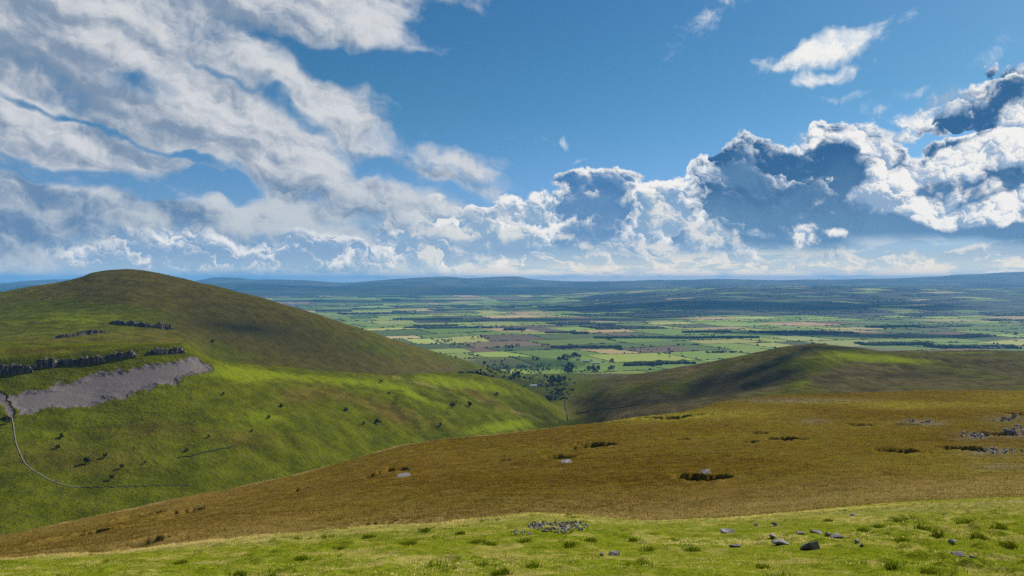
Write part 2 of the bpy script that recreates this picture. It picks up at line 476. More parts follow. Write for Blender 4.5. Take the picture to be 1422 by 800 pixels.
KN = [
 # 0 under the camera
 [(-500, 1328, 2.0), (711, 1328, 2.0), (1900, 1328, 2.0)],
 # 1 foot of the picture
 [(-500, 832, 18), (0, 812, 18), (711, 800, 18), (1422, 796, 18), (1900, 796, 18)],
 # 2 brow of the near grass
 [(-500, 800, 36), (-200, 790, 38), (0, 778, 40), (100, 772, 40), (200, 763, 41), (350, 749, 42), (500, 734, 44), (600, 728, 45), (680, 721, 47), (750, 716, 48), (800, 718, 48), (860, 722, 49), (930, 724, 50),
  (1000, 722, 51), (1100, 714, 53), (1200, 706, 56), (1300, 701, 58), (1422, 697, 60), (1900, 685, 66)],
 # 3 hollow behind it
 [(-500, 812, 62), (0, 790, 66), (200, 775, 68), (350, 761, 70), (500, 746, 72), (600, 740, 74), (700, 734, 76), (800, 728, 78), (930, 727, 80), (1000, 722, 82), (1100, 711, 85), (1200, 700, 88), (1422, 686, 95), (1900, 670, 100)],
 # 4 moor
 [(-500, 806, 92), (0, 768, 100), (200, 738, 112), (400, 708, 125), (700, 684, 135), (1000, 668, 140), (1200, 655, 145), (1422, 645, 150), (1900, 630, 160)],
 # 5 moor, higher
 [(-500, 801, 110), (0, 753, 128), (200, 715, 155), (400, 680, 195), (560, 646, 230), (700, 632, 250), (1000, 612, 270), (1200, 600, 280), (1422, 590, 300), (1900, 580, 320)],
 # 6 brow of the moor
 E_pts,
 # 7 fall behind the brow
 dz(E_pts, lambda p: 0.52 - 0.22 * float(sstep(np.array(p * 1.0), 850, 1100)), 1.3),
 # 8 valley floor
 line([(-500, -170, 480), (0, -175, 520), (200, -180, 560), (400, -195, 690), (560, -215, 830), (700, -240, 1030), (780, -262, 1250), (850, -246, 1120), (900, -228, 1020), (1000, -190, 940), (1200, -168, 990), (1422, -164, 1120), (1900, -160, 1300)], True),
 # 9 foot of the scree / lower slopes
 [(-500, 640, 690), (-200, 602, 720), (0, 577, 760), (100, 566, 798), (170, 549, 832), (230, 533, 868), (270, 526, 896), (300, 528, 915), (340, 537, 938), (420, 560, 980), (560, 578, 1110), (700, 582, 1300), (760, 586, 1420), (790, 588, 1480),
  (850, 577, 1330), (960, 562, 1250), (1140, 542, 1300), (1422, 536, 1420), (1900, 530, 1600)],
 # 10 head of the scree, foot of the crag
 [(-500, 560, 740), (-200, 540, 790), (0, 521, 842), (60, 512, 860), (110, 509, 876), (190, 500, 903), (255, 493, 938), (280, 500, 954), (310, 508, 978), (420, 532, 1085), (560, 546, 1250), (700, 556, 1450), (760, 571, 1540), (790, 581, 1640),
  (850, 562, 1480), (960, 548, 1450), (1140, 522, 1500), (1422, 520, 1600), (1900, 515, 1800)],
 # 11 lip of the crag, crest of the green shoulder
 [(-500, 520, 755), (-200, 506, 803), (0, 497, 853), (60, 491, 872), (110, 488, 888), (190, 482, 916), (255, 479, 953), (280, 492, 984), (300, 500, 1014), (340, 505, 1070), (420, 512, 1185), (480, 517, 1250), (560, 520, 1380), (600, 517, 1450), (650, 519, 1550),
  (700, 529, 1650), (740, 544, 1700), (770, 562, 1740), (790, 574, 1800), (850, 548, 1620), (960, 532, 1600), (1060, 516, 1620), (1140, 507, 1650), (1240, 507, 1650), (1422, 506, 1750), (1900, 500, 1950)],
 # 12 bench, behind the shoulder
 [(-500, 486, 850), (-200, 479, 890), (0, 475.5, 935), (100, 476.5, 965), (200, 476, 995), (255, 477, 1025), (280, 496, 1068), (300, 507, 1112), (420, 524, 1300), (560, 536, 1520), (650, 541, 1700), (740, 558, 1850), (790, 566, 1950),
  (850, 537, 1760), (900, 528, 1780), (960, 518, 1770), (1060, 500, 1780), (1140, 491, 1790), (1240, 496, 1800), (1422, 495, 1880), (1900, 490, 2080)],
 # 13 saddle under the hill
 [(-500, 492, 1080), (-200, 484, 1120), (0, 479, 1150), (200, 479, 1210), (255, 484, 1260), (300, 515, 1400), (420, 534, 1560), (560, 546, 1800), (650, 548, 1980), (740, 552, 2140), (790, 550, 2100),
  (850, 533, 1990), (900, 522.5, 1920), (960, 512, 1870), (1060, 492.5, 1880), (1140, 483.5, 1890), (1240, 491, 1900), (1422, 489.5, 1980), (1900, 485, 2200)],
 # 14 flank of the hill
 [(-500, 470, 1500), (-200, 458, 1540), (0, 441, 1580), (160, 428, 1640), (300, 456, 1760), (420, 484, 1900), (560, 513, 2120), (650, 530, 2300), (740, 539, 2480), (790, 537, 2380),
  (850, 528, 2170), (900, 519, 2040), (960, 509, 1950), (1060, 489, 1960), (1140, 480, 1970), (1240, 489.6, 1980), (1422, 487.8, 2060), (1900, 483, 2300)],
 # 15 skyline of both hills
 [(-500, 445, 2000), (-200, 425, 2020), (0, 405, 2050), (40, 398, 2060), (80, 392, 2070), (110, 386, 2080), (130, 379, 2090), (150, 375.5, 2100), (170, 374.5, 2100), (200, 376.5, 2110), (240, 384, 2140), (280, 393, 2170), (320, 402, 2200), (350, 409, 2220),
  (400, 424, 2270), (450, 440, 2330), (500, 456, 2400), (550, 472, 2460), (600, 487, 2530), (640, 499, 2600), (680, 510, 2720), (720, 521, 2860), (760, 528, 2820), (790, 529, 2680), (820, 527.5, 2500), (850, 524, 2340), (880, 520, 2210), (940, 512, 2080), (980, 505, 2020),
  (1020, 496.5, 2020), (1060, 487.5, 2020), (1100, 481.5, 2020), (1140, 478.5, 2020), (1190, 482, 2030), (1240, 488.6, 2040), (1290, 489, 2050), (1350, 486.3, 2080), (1422, 487, 2120), (1900, 482, 2400)],
 # 16 behind the hills
 line([(-500, -240, 2500), (0, -210, 2500), (160, -160, 2560), (400, -240, 2640), (600, -370, 2850), (680, -405, 3020), (760, -415, 3150), (820, -395, 2950), (900, -370, 2650), (1140, -330, 2600), (1422, -330, 2700), (1900, -330, 2900)], True),
 # 17 edge of the plain
 line([(-500, -432, 3650), (711, -432, 3650), (1900, -432, 3650)], True),
]
NR = [14, 210, 44, 90, 80, 90, 14, 16, 90, 60, 34, 40, 34, 70, 90, 20, 20]
PX0, PX1, DPX = -420, 1860, 2.0
cols = np.arange(PX0, PX1 + 1, DPX)
kp = np.array([pchip([p[0] for p in k], [p[1] for p in k], cols) for k in KN])            # rows of the picture
kt = np.array([np.log(pchip([p[0] for p in k], [p[2] for p in k], cols)) for k in KN])    # log distance
kd = pchip_slopes(kt, kp)
Yr, Pr, seg = [], [], []
for k in range(len(KN) - 1):
    n = NR[k]
    for i in range(n + (1 if k == len(KN) - 2 else 0)):
        s = i / n
        t = kt[k] * (1 - s) + kt[k + 1] * s
        Pr.append(hermite(kt[k], kt[k + 1], kp[k], kp[k + 1], kd[k], kd[k + 1], t))
        Yr.append(np.exp(t)); seg.append(k + s)
Yr = np.array(Yr); Pr = np.array(Pr); seg = np.array(seg)
Xr = Yr * (cols[None, :] - HX) / F
Zr = -(Pr - HY) / F * Yr
CP = np.broadcast_to(cols[None, :], Yr.shape)
SEG = np.broadcast_to(seg[:, None], Yr.shape)

# relief: tussocks near by, hummocks on the moor, gullies and spurs on the hills
far = sstep(Yr, 400, 900)
moorw = sstep(SEG, 2.6, 3.6) * (1 - sstep(SEG, 6.6, 7.5))
nearw = 1 - sstep(SEG, 2.4, 3.4)
HUM = .35 + 1.1 * np.clip(fbm(Xr, Yr, 8.0, 2, .5, 51.0) + .15, 0, 1) + .9 * sstep(CP, 1180, 1330)
Zr = Zr + nearw * sstep(Yr, 4, 14) * (0.16 * fbm(Xr, Yr, 6.0, 3, 0.5, 3.1) + 0.10 * fbm(Xr, Yr, 1.6, 3, 0.55, 8.2) + HUM * 0.24 * np.clip(perlin(Xr / 0.75 + 40, Yr / 0.95) + .35 * perlin(Xr / .33, Yr / .4 + 9), 0, 1))
Zr = Zr + moorw * (0.75 * fbm(Xr, Yr, 42.0, 3, 0.5, 1.2) + 0.40 * fbm(Xr, Yr, 9.0, 4, 0.55, 4.4) + 0.22 * np.clip(perlin(Xr / 3.1, Yr / 3.6 + 7), -.1, 1))
gul = fbm(Xr * 1.0 + Yr * 0.2, Yr * 0.28, 90.0, 4, 0.5, 5.5)
Zr = Zr + far * (3.2 * fbm(Xr, Yr, 210.0, 3, 0.5, 2.2) + 2.6 * gul + 0.8 * fbm(Xr, Yr, 30.0, 3, 0.5, 6.1)) * (1 - sstep(SEG, 16.0, 17.0)) * (1 - 0.75 * sstep(SEG, 9.3, 9.9) * (1 - sstep(SEG, 12.3, 12.9)) * (1 - sstep(CP, 230, 340)))
# grooves that run down the green shoulder towards the beck
gm = np.exp(-((CP - 600) / 130.0) ** 2) * sstep(SEG, 8.2, 9.0) * (1 - sstep(SEG, 10.4, 11.0))
ang = (Xr * 0.92 + Yr * 0.38)
Zr = Zr - gm * 9.0 * np.clip(perlin(ang / 27.0 + 3.3, (Yr - Xr) / 260.0), -0.25, 1)
# folds of the right-hand fell
rm = sstep(CP, 900, 980) * (1 - sstep(CP, 1300, 1500)) * sstep(SEG, 9.3, 10.3) * (1 - sstep(SEG, 13.0, 14.6))
Zr = Zr + rm * 20.0 * fbm(Xr * 0.55 - Yr * 0.25, Yr * 1.2, 170.0, 2, 0.5, 9.9)

# scarps on the fell: the ground steps up to the right, so their left faces lie in shade
P0 = HY - F * Zr / Yr
def scarp(x0, y0, x1, y1, A_, back, wid, s0=8.3, s1=15.4, wob=5.0):
    global Zr
    L = math.hypot(x1 - x0, y1 - y0)
    tx, ty = (x1 - x0) / L, (y1 - y0) / L
    al = ((CP - x0) * tx + (P0 - y0) * ty) / L
    d = (CP - x0) * (-ty) + (P0 - y0) * tx
    d = d + wob * fbm(Xr, Yr, 60.0, 3, .5, 71.0)
    win = sstep(al, -.25, .2) * (1 - sstep(al, .8, 1.25)) * (SEG > s0) * (SEG < s1)
    Zr = Zr + A_ * win * (1 / (1 + np.exp(-d / wid))) * np.exp(-np.clip(d, 0, None) / back) * (1 - sstep(SEG, s1 - 1.1, s1 - .2))
scarp(1112, 496, 1024, 530, 11.0, 16.0, 2.5, 8.3, 14.0)
scarp(1110, 516, 1010, 547, 14.0, 18.0, 2.5, 8.3, 13.6)
scarp(1160, 505, 1100, 540, 10.0, 30.0, 3.0)
scarp(960, 520, 900, 548, 5.0, 26.0, 3.0)
scarp(1290, 498, 1230, 520, 5.0, 30.0, 3.0)
scarp(1025, 512, 985, 540, 6.0, 16.0, 2.5, 8.3, 13.8)
# lobes and grooves of the green shoulder
for (x0, y0, x1, y1, A_, back, wid) in [(545, 575, 560, 545, 7.0, 34, 4), (612, 590, 640, 556, 6.0, 30, 4), (668, 592, 690, 562, 5.0, 26, 3), (470, 612, 440, 592, 3.0, 14, 2), (500, 618, 468, 594, 3.2, 14, 2), (530, 612, 496, 590, 3.4, 13, 2),
                                         (556, 606, 524, 586, 3.2, 12, 2), (586, 600, 556, 582, 3.0, 12, 2), (430, 628, 395, 606, 3.0, 16, 2), (392, 640, 352, 618, 2.6, 18, 2), (620, 548, 655, 528, 4.0, 22, 3)]:
    scarp(x0, y0, x1, y1, A_ * 1.5, back, wid, 8.05, 11.6, 2.5)

def visible_hit(px, py, smin=0.0, smax=99):
    """the first point of the land met along the photograph's ray (px, py)"""
    c = int(np.clip(round((px - PX0) / DPX), 0, len(cols) - 1))
    p = HY - F * Zr[:, c] / Yr[:, c]
    ok = (p <= py) & (seg >= smin) & (seg <= smax)
    i = int(np.argmax(ok)) if ok.any() else int(np.argmin(np.where((seg >= smin) & (seg <= smax), p, 1e9)))
    Y = Yr[i, c]
    return Y * (px - HX) / F, Y, Zr[i, c], i, c
def ground_z(x, y):
    """height of the land under (x, y)"""
    px = HX + F * x / y
    c = (px - PX0) / DPX
    c0 = int(np.clip(math.floor(c), 0, len(cols) - 2)); f = min(max(c - c0, 0), 1)
    z0 = np.interp(y, Yr[:, c0], Zr[:, c0]); z1 = np.interp(y, Yr[:, c0 + 1], Zr[:, c0 + 1])
    return float(z0 * (1 - f) + z1 * f)

# shake holes in the moor: (column, row, width) in the photograph
HOLES = [(414, 681, 26, 1.0), (258, 711, 44, .8), (190, 718, 52, .7), (110, 743, 56, .7), (514, 729, 60, 1.0), (545, 654, 40, .6), (516, 660, 22, .6), (828, 617, 50, 1.0), (805, 620, 30, .5), (775, 636, 40, .5),
         (972, 663, 70, 1.2), (1038, 613, 28, .8), (1090, 611, 46, 1.0), (1245, 628, 44, 1.0), (1330, 622, 46, 1.1), (1412, 574, 40, 1.0), (935, 580, 52, .8), (900, 580, 40, .6), (1192, 590, 36, .6), (1380, 602, 44, .9),
         (470, 640, 26, .5), (205, 752, 40, .6), (700, 640, 22, .5), (1260, 590, 30, .5), (1055, 600, 20, .5), (948, 610, 22, .5), (1005, 634, 18, .4), (610, 660, 20, .4)]
HOLE_AT = []
PEAT = np.zeros_like(Zr)
for px, py, w, k in HOLES:
    hx, hy, hz, i, c = visible_hit(px, py, 2.8, 6.3)
    r = w / 2 * hy / F * 1.15
    ry = r * 1.9
    HOLE_AT.append((hx, hy, r, ry))
    q = np.sqrt(((Xr - hx) / r) ** 2 + ((Yr - hy) / ry) ** 2) * (1 + 0.50 * perlin(Xr / (r * 0.6) + px, Yr / (r * 0.9)) + .25 * perlin(Xr / (r * .22) + px, Yr / (r * .3)))
    PEAT = np.maximum(PEAT, (1 - sstep(q, 0.72, 0.98)) * min(1.0, .35 + .75 * k))
    Zr = Zr - r * 0.95 * k * (1 - sstep(q, 0.55, 1.0)) + r * 0.06 * k * np.exp(-((q - 1.1) / 0.2) ** 2)
# ------------------------------------------------------------------ materials
def new_mat(name):
    m = bpy.data.materials.new(name)
    m.use_nodes = True
    t = m.node_tree
    t.nodes.clear()
    return m, NT(t)
def finish(m, n, color, rough=0.9, spec=0.0, bump=None, bstr=0.3, bdist=0.1, sheen=0.0):
    b = n.new('ShaderNodeBsdfPrincipled')
    n.link(color, b.inputs['Base Color'])
    n.link(rough, b.inputs['Roughness'])
    b.inputs['Specular IOR Level'].default_value = spec
    if sheen:
        b.inputs['Sheen Weight'].default_value = sheen
    if bump is not None:
        bn = n.new('ShaderNodeBump')
        bn.inputs['Strength'].default_value = bstr
        bn.inputs['Distance'].default_value = bdist
        n.link(bump, bn.inputs['Height'])
        n.t.links.new(bn.outputs[0], b.inputs['Normal'])
    o = n.new('ShaderNodeOutputMaterial')
    n.t.links.new(b.outputs[0], o.inputs['Surface'])
    return m
def finish_leaf(m, n, color, trans=0.5):
    d = n.new('ShaderNodeBsdfDiffuse'); t = n.new('ShaderNodeBsdfTranslucent'); x = n.new('ShaderNodeMixShader')
    n.link(color, d.inputs[0]); n.link(color, t.inputs[0])
    x.inputs[0].default_value = trans
    n.t.links.new(d.outputs[0], x.inputs[1]); n.t.links.new(t.outputs[0], x.inputs[2])
    o = n.new('ShaderNodeOutputMaterial')
    n.t.links.new(x.outputs[0], o.inputs['Surface'])
    return m
def pos(n):
    g = n.new('ShaderNodeNewGeometry')
    return E(n, g.outputs['Position'])

# near grass: green sward, straw tussocks, brown moss
def grass_ground():
    m, n = new_mat('near_grass_ground')
    p = pos(n)
    a = n.noise(p, 0.55, 5, 0.6); b = n.noise(p, 3.0, 5, 0.65); c = n.noise(p, 14.0, 4, 0.7)
    g = n.mix(n.step(b, 0.35, 0.65), (0.085, 0.115, 0.006), (0.180, 0.205, 0.014))
    g = n.mix(n.step(a + (c - 0.5) * 0.5, 0.50, 0.66) * 0.75, g, (0.34, 0.28, 0.085))
    g = n.mix(n.attr('straw') * n.step(c + b * 0.4, 0.45, 0.75), g, (0.33, 0.26, 0.11))
    g = n.mix(n.step(c + (b - .5) * .6, 0.52, 0.70) * 0.75, g, (0.040, 0.044, 0.006))
    return finish(m, n, g, 0.9, 0.0, b * 0.6 + c * 0.5, 0.9, 0.12)
def moor():
    m, n = new_mat('moor_grass')
    p = pos(n)
    a = n.noise(p, 0.028, 5, 0.6); b = n.noise(p, 0.22, 6, 0.65); c = n.noise(p, 1.6, 5, 0.72)
    st = n.noise(n.mapping(p, (0, 0, 0), (0, 0, radians(12)), (1.0, 0.22, 1)), 0.30, 5, 0.65)
    g = n.mix(n.step(b, 0.30, 0.70), (0.075, 0.047, 0.006), (0.140, 0.090, 0.015))
    g = n.mix(n.step(a + (b - 0.5) * 0.5, 0.46, 0.66) * 0.75, g, (0.105, 0.084, 0.008))
    g = n.mix(n.step(st + (c - 0.5) * 0.6, 0.56, 0.78) * 0.7, g, (0.215, 0.150, 0.040))
    g = n.mix(n.step(c, 0.52, 0.72) * 0.55, g, (0.040, 0.028, 0.008))
    px_ = n.sep(p)
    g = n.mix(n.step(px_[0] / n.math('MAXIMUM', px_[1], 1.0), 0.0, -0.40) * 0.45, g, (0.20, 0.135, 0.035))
    g = n.mix(n.attr('green') * n.step(b + c * 0.4, 0.40, 0.80), g, (0.200, 0.178, 0.022))
    g = n.mix(n.attr('straw') * n.step(c + b * 0.3, 0.40, 0.75), g, (0.36, 0.27, 0.115))
    g = n.mix(n.attr('stone') * n.step(c + b * 0.5, 0.62, 0.80), g, (0.165, 0.155, 0.150))
    g = n.mix(n.attr('peat'), g, n.mix(c, (0.008, 0.007, 0.004), (0.026, 0.022, 0.009)))
    return finish(m, n, g, 0.95, 0.0, b * 1.2 + c * 0.8, 0.9, 0.5)
def slopes(name, k=1.0):
    """hill grass: sward, heather-brown bent, moss, with scree and bare rock where the hillside has them"""
    m, n = new_mat(name)
    p = pos(n)
    a = n.noise(p, 0.006, 5, 0.6); b = n.noise(p, 0.035, 6, 0.66); c = n.noise(p, 0.30, 5, 0.70)
    st = n.noise(n.mapping(p, (0, 0, 0), (0, 0, radians(20)), (1.0, 0.18, 0.6)), 0.05, 6, 0.65)
    ter = n.noise(n.mapping(p, (0, 0, 0), (0, 0, 0), (0.018, 0.018, 0.34), 'POINT'), 1.0, 5, 0.68)
    g = n.mix(n.step(b + (c - 0.5) * 0.4, 0.32, 0.68), (0.051 * k, 0.061 * k, 0.003 * k), (0.099 * k, 0.112 * k, 0.006 * k))
    br = n.mix(n.step(b, 0.35, 0.65), (0.066, 0.055, 0.008), (0.122, 0.097, 0.016))
    br = n.mix(n.attr('heath'), br, n.mix(n.step(b + (c - .5) * .4, 0.35, 0.65), (0.052, 0.042, 0.016), (0.108, 0.086, 0.034)))
    g = n.mix(n.step(n.attr('brown') + (a - 0.5) * 1.1 + (st - 0.5) * 1.0, 0.25, 0.75), g, br)
    g = n.mix(n.step(n.attr('bright') + (b - 0.5) * 0.8, 0.35, 0.85), g, (0.145, 0.178, 0.006))  # greener turf, and sun patches painted into its colour
    g = n.mix(n.step(c + (b - 0.5) * 0.5, 0.60, 0.78) * 0.5, g, (0.030, 0.038, 0.008))
    g = n.mix(n.step(ter + (c - 0.5) * 0.35, 0.54, 0.66) * 0.40, g, (0.045, 0.042, 0.008))
    g = n.mix(n.step(ter + (c - 0.5) * 0.35, 0.44, 0.34) * 0.35, g, (0.135, 0.125, 0.022))
    g = n.mix(n.attr('dark') * n.step(b + c * 0.5, 0.45, 0.85), g, (0.017, 0.021, 0.012))  # near-black tone; on the fell it paints in the hollows' shade
    g = n.mix(n.attr('straw') * n.step(c + b * 0.3, 0.35, 0.75), g, (0.26, 0.215, 0.075))
    tong = n.noise(n.mapping(p, (0, 0, 0), (0, 0, radians(14)), (0.12, 1.0, 1)), 0.012, 4, 0.6)
    sc = n.mix(n.noise(p, 0.8, 4, 0.8), (0.082, 0.072, 0.072), (0.150, 0.132, 0.130))
    sc = n.mix(n.step(b, 0.52, 0.66) * 0.4, sc, (0.100, 0.085, 0.066))
    g = n.mix(n.step(n.attr('scree') + (c - 0.5) * 0.7 + (b - 0.5) * 0.8 + (tong - 0.5) * 0.6, 0.26, 0.44), g, sc)
    return finish(m, n, g, 0.95, 0.0, (b * 5.0 + c * 1.6 + ter * 1.5) * (1.0 - n.attr('scree') * 0.75), 1.0, 1.7)

M_GRASS, M_MOOR, M_SLOPE = grass_ground(), moor(), slopes('hill_grass')

# ------------------------------------------------------------------ where the land is straw, brown, scree ... (vertex attributes)
def poly_mask(px, py, poly, soft=3.0):
    """1 inside polygon, soft edge, in photograph points of the visible land"""
    poly = np.array(poly, float)
    inside = np.zeros(px.shape, bool)
    dmin = np.full(px.shape, 1e9)
    n = len(poly)
    for i in range(n):
        x0, y0 = poly[i]; x1, y1 = poly[(i + 1) % n]
        cond = (y0 > py) != (y1 > py)
        with np.errstate(divide='ignore', invalid='ignore'):
            xi = (x1 - x0) * (py - y0) / (y1 - y0 + 1e-12) + x0
        inside ^= cond & (px < xi)
        L2 = (x1 - x0) ** 2 + (y1 - y0) ** 2 + 1e-9
        t = np.clip(((px - x0) * (x1 - x0) + (py - y0) * (y1 - y0)) / L2, 0, 1)
        dmin = np.minimum(dmin, np.hypot(px - x0 - t * (x1 - x0), py - y0 - t * (y1 - y0)))
    sd = np.where(inside, dmin, -dmin)
    return sstep(sd, -soft, soft)
def ell(px, py, cx, cy_, rx, ry, rot=0):
    c, s = math.cos(radians(rot)), math.sin(radians(rot))
    x, y = px - cx, cy_ - py
    return np.exp(-(((c * x + s * y) / rx) ** 2 + ((-s * x + c * y) / ry) ** 2))
PYF = HY - F * Zr / Yr
runmin = np.minimum.accumulate(PYF, axis=0)
A = {}
def add_attr(k, v):
    A[k] = np.clip(v, 0, 1).astype(np.float32)
mx = sstep(SEG, 2.0, 2.9)
cr = np.exp(-((SEG - 6.0) / 0.10) ** 2) * (1 - sstep(CP, 700, 900))
nb = np.exp(-((SEG - 2.0) / 0.22) ** 2)
straw = nb * (1.0 - 0.4 * sstep(CP, 550, 900)) + cr * 0.9 + np.exp(-((SEG - 3.2) / 0.5) ** 2) * 0.5
gl = (SEG > 7.5) & (CP < 800)
fold1 = np.clip(.4 + 1.6 * fbm(Xr, Yr, 60.0, 3, .6, 61.0), 0, 1) * np.exp(-((PYF + 2.5 * fbm(Xr, Yr, 120.0, 2, .5, 63.0) - np.interp(CP, [540, 600, 660, 720, 770], [522, 537, 556, 573, 586])) / 2.5) ** 2) * gl * (SEG < 11) * (CP > 545) * (CP < 775)
straw = straw + fold1 * 0.55
add_attr('straw', straw)
gr = np.zeros_like(Yr)
for q in [(905, 577, 110, 7), (1010, 573, 90, 8), (1330, 562, 120, 5), (1240, 565, 60, 4), (860, 583, 60, 5), (1150, 558, 120, 4), (1420, 550, 80, 6)]:
    gr += ell(CP, PYF, *q)
gr += 0.40 * ell(CP, PYF, 1250, 640, 200, 22) + .35 * ell(CP, PYF, 1000, 605, 160, 10) + .3 * ell(CP, PYF, 760, 625, 120, 8) + .35 * ell(CP, PYF, 1180, 590, 200, 10) + 0.5 * ell(CP, PYF, 1380, 650, 120, 20)
add_attr('green', 0.7 * gr * (SEG > 3) * (SEG < 6.4))
stn = np.zeros_like(Yr)
for q in [(1352, 606, 28, 6), (1420, 600, 30, 10), (1380, 628, 40, 7), (1270, 586, 26, 4), (1395, 582, 30, 5), (1300, 588, 18, 3), (1390, 648, 40, 5), (1130, 585, 20, 3), (1100, 556, 90, 3), (1375, 696, 40, 3)]:
    stn += ell(CP, PYF, *q)
add_attr('stone', 0.55 * stn * (SEG > 2.8) * (SEG < 6.4))
add_attr('peat', PEAT)
left = (CP < 800)
WX = CP + 9 * fbm(Xr, Yr, 26.0, 4, .6, 31.0)
WY = PYF + 7 * fbm(Xr, Yr, 22.0, 4, .6, 37.0)
scree = poly_mask(WX, WY, [(14, 549), (40, 543), (75, 537), (120, 526), (170, 513), (205, 507), (240, 503), (262, 501), (278, 497), (289, 505), (292, 512), (268, 521), (238, 532), (205, 541), (170, 549), (130, 561), (80, 567), (30, 574), (20, 563)], 6.0)
scree = np.maximum(scree, 0.9 * poly_mask(WX, WY, [(-60, 530), (-2, 541), (8, 549), (20, 572), (22, 582), (12, 580), (4, 560), (-60, 548)], 2.0))
add_attr('scree', scree * left * (SEG > 8.3) * (SEG < 11.2))
lh = left & (SEG > 12.4)
brown = np.zeros_like(Yr)
brown = np.where(lh, 0.55, brown)
brown += lh * (0.55 * ell(CP, PYF, 330, 440, 130, 22, -18) + 0.5 * ell(CP, PYF, 170, 400, 110, 18, -8) + 0.5 * ell(CP, PYF, 400, 480, 130, 22, -12) - 0.5 * ell(CP, PYF, 130, 440, 130, 22, 0) - 0.35 * ell(CP, PYF, 520, 490, 90, 12, -16) - 0.3 * ell(CP, PYF, 290, 490, 40, 20, 0) + .35 * ell(CP, PYF, 560, 505, 90, 10, -10))
sl = left & (SEG <= 12.4) & (SEG > 7)
brown += sl * (0.09 + 0.42 * ell(CP, PYF, 210, 595, 90, 16) + 0.55 * ell(CP, PYF, 425, 548, 55, 14) + 0.50 * ell(CP, PYF, 540, 575, 55, 16, -20) + 0.35 * ell(CP, PYF, 350, 610, 70, 18) + 0.6 * ell(CP, PYF, 660, 548, 60, 6, -22) + 0.30 * ell(CP, PYF, 620, 590, 80, 18, -15)
               + 0.35 * ell(CP, PYF, 130, 640, 160, 30) + 0.35 * ell(CP, PYF, 60, 486, 180, 7) + 0.25 * ell(CP, PYF, 150, 525, 120, 10, 8))
rf = (~left) & (SEG > 7)
brown += rf * (0.64 + 0.3 * ell(CP, PYF, 1150, 525, 130, 10) + 0.3 * ell(CP, PYF, 860, 565, 60, 12) - 0.75 * ell(CP, PYF, 1200, 494, 60, 6, -4) - 0.5 * ell(CP, PYF, 1130, 505, 60, 10, 10) - 0.45 * ell(CP, PYF, 1110, 530, 30, 10) - 0.3 * ell(CP, PYF, 960, 525, 70, 6, 25))
sw = sstep(CP, 745, 850)
mid_ = (CP > 740) & (CP < 850) & (SEG > 7)
brown = np.where(mid_, 0.30 * (1 - sw) + 0.64 * sw + 0.25 * ell(CP, PYF, 860, 565, 60, 12), brown)
brown = brown - .55 * ell(CP, PYF, 740, 525, 80, 16, -8) * (SEG > 10.8)
add_attr('brown', brown)
br = np.zeros_like(Yr)
clip_ = np.clip(.5 + 1.5 * fbm(Xr, Yr, 260.0, 3, .5, 81.0), 0, 1.3)
br += sl * (0.16 + 0.75 * ell(CP, PYF, 330, 520, 60, 12, -6) + 0.6 * ell(CP, PYF, 480, 530, 120, 8, -6) + 0.75 * ell(CP, PYF, 620, 530, 60, 8, -8) + 0.7 * ell(CP, PYF, 700, 592, 60, 10, 8) + 0.5 * ell(CP, PYF, 360, 580, 60, 14) + 0.4 * ell(CP, PYF, 60, 600, 60, 14) + 0.55 * ell(CP, PYF, 590, 556, 60, 6, -20)
            + 0.4 * ell(CP, PYF, 700, 545, 40, 8, -20))
br += rf * (0.9 * ell(CP, PYF, 1200, 496, 80, 7, -4) + .35 * ell(CP, PYF, 1300, 505, 110, 10) + 0.6 * ell(CP, PYF, 1120, 530, 22, 8) + .6 * ell(CP, PYF, 1350, 490, 70, 3) + .4 * ell(CP, PYF, 1060, 512, 20, 8)) + lh * (0.6 * ell(CP, PYF, 110, 442, 110, 16) + .45 * ell(CP, PYF, 40, 465, 90, 7))  # brighter grass painted where sun patches lie on fell and lower hill
br += .55 * ell(CP, PYF, 740, 522, 70, 12, -8) * (SEG > 11) * (CP > 600) * (CP < 860) * clip_
add_attr('heath', sstep(CP, 760, 860) * (SEG > 7))
add_attr('bright', br)
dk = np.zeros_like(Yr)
dk += rf * (0.0 + 1.5 * ell(CP, PYF, 1068, 507, 62, 6, 22) + 1.6 * ell(CP, PYF, 1062, 529, 52, 6, 18) + 1.0 * ell(CP, PYF, 1160, 483.5, 50, 3, 0) + 0.8 * ell(CP, PYF, 975, 535, 40, 10, 35) + 0.5 * ell(CP, PYF, 1270, 520, 60, 5)) + lh * (0.35 * ell(CP, PYF, 400, 470, 200, 30, -12) + 0.7 * ell(CP, PYF, 330, 455, 60, 8, -5))  # fell hollow bands: shade painted into the heather and rock colour
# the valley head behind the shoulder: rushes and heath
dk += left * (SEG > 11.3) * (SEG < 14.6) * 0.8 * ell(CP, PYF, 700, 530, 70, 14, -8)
add_attr('dark', dk)

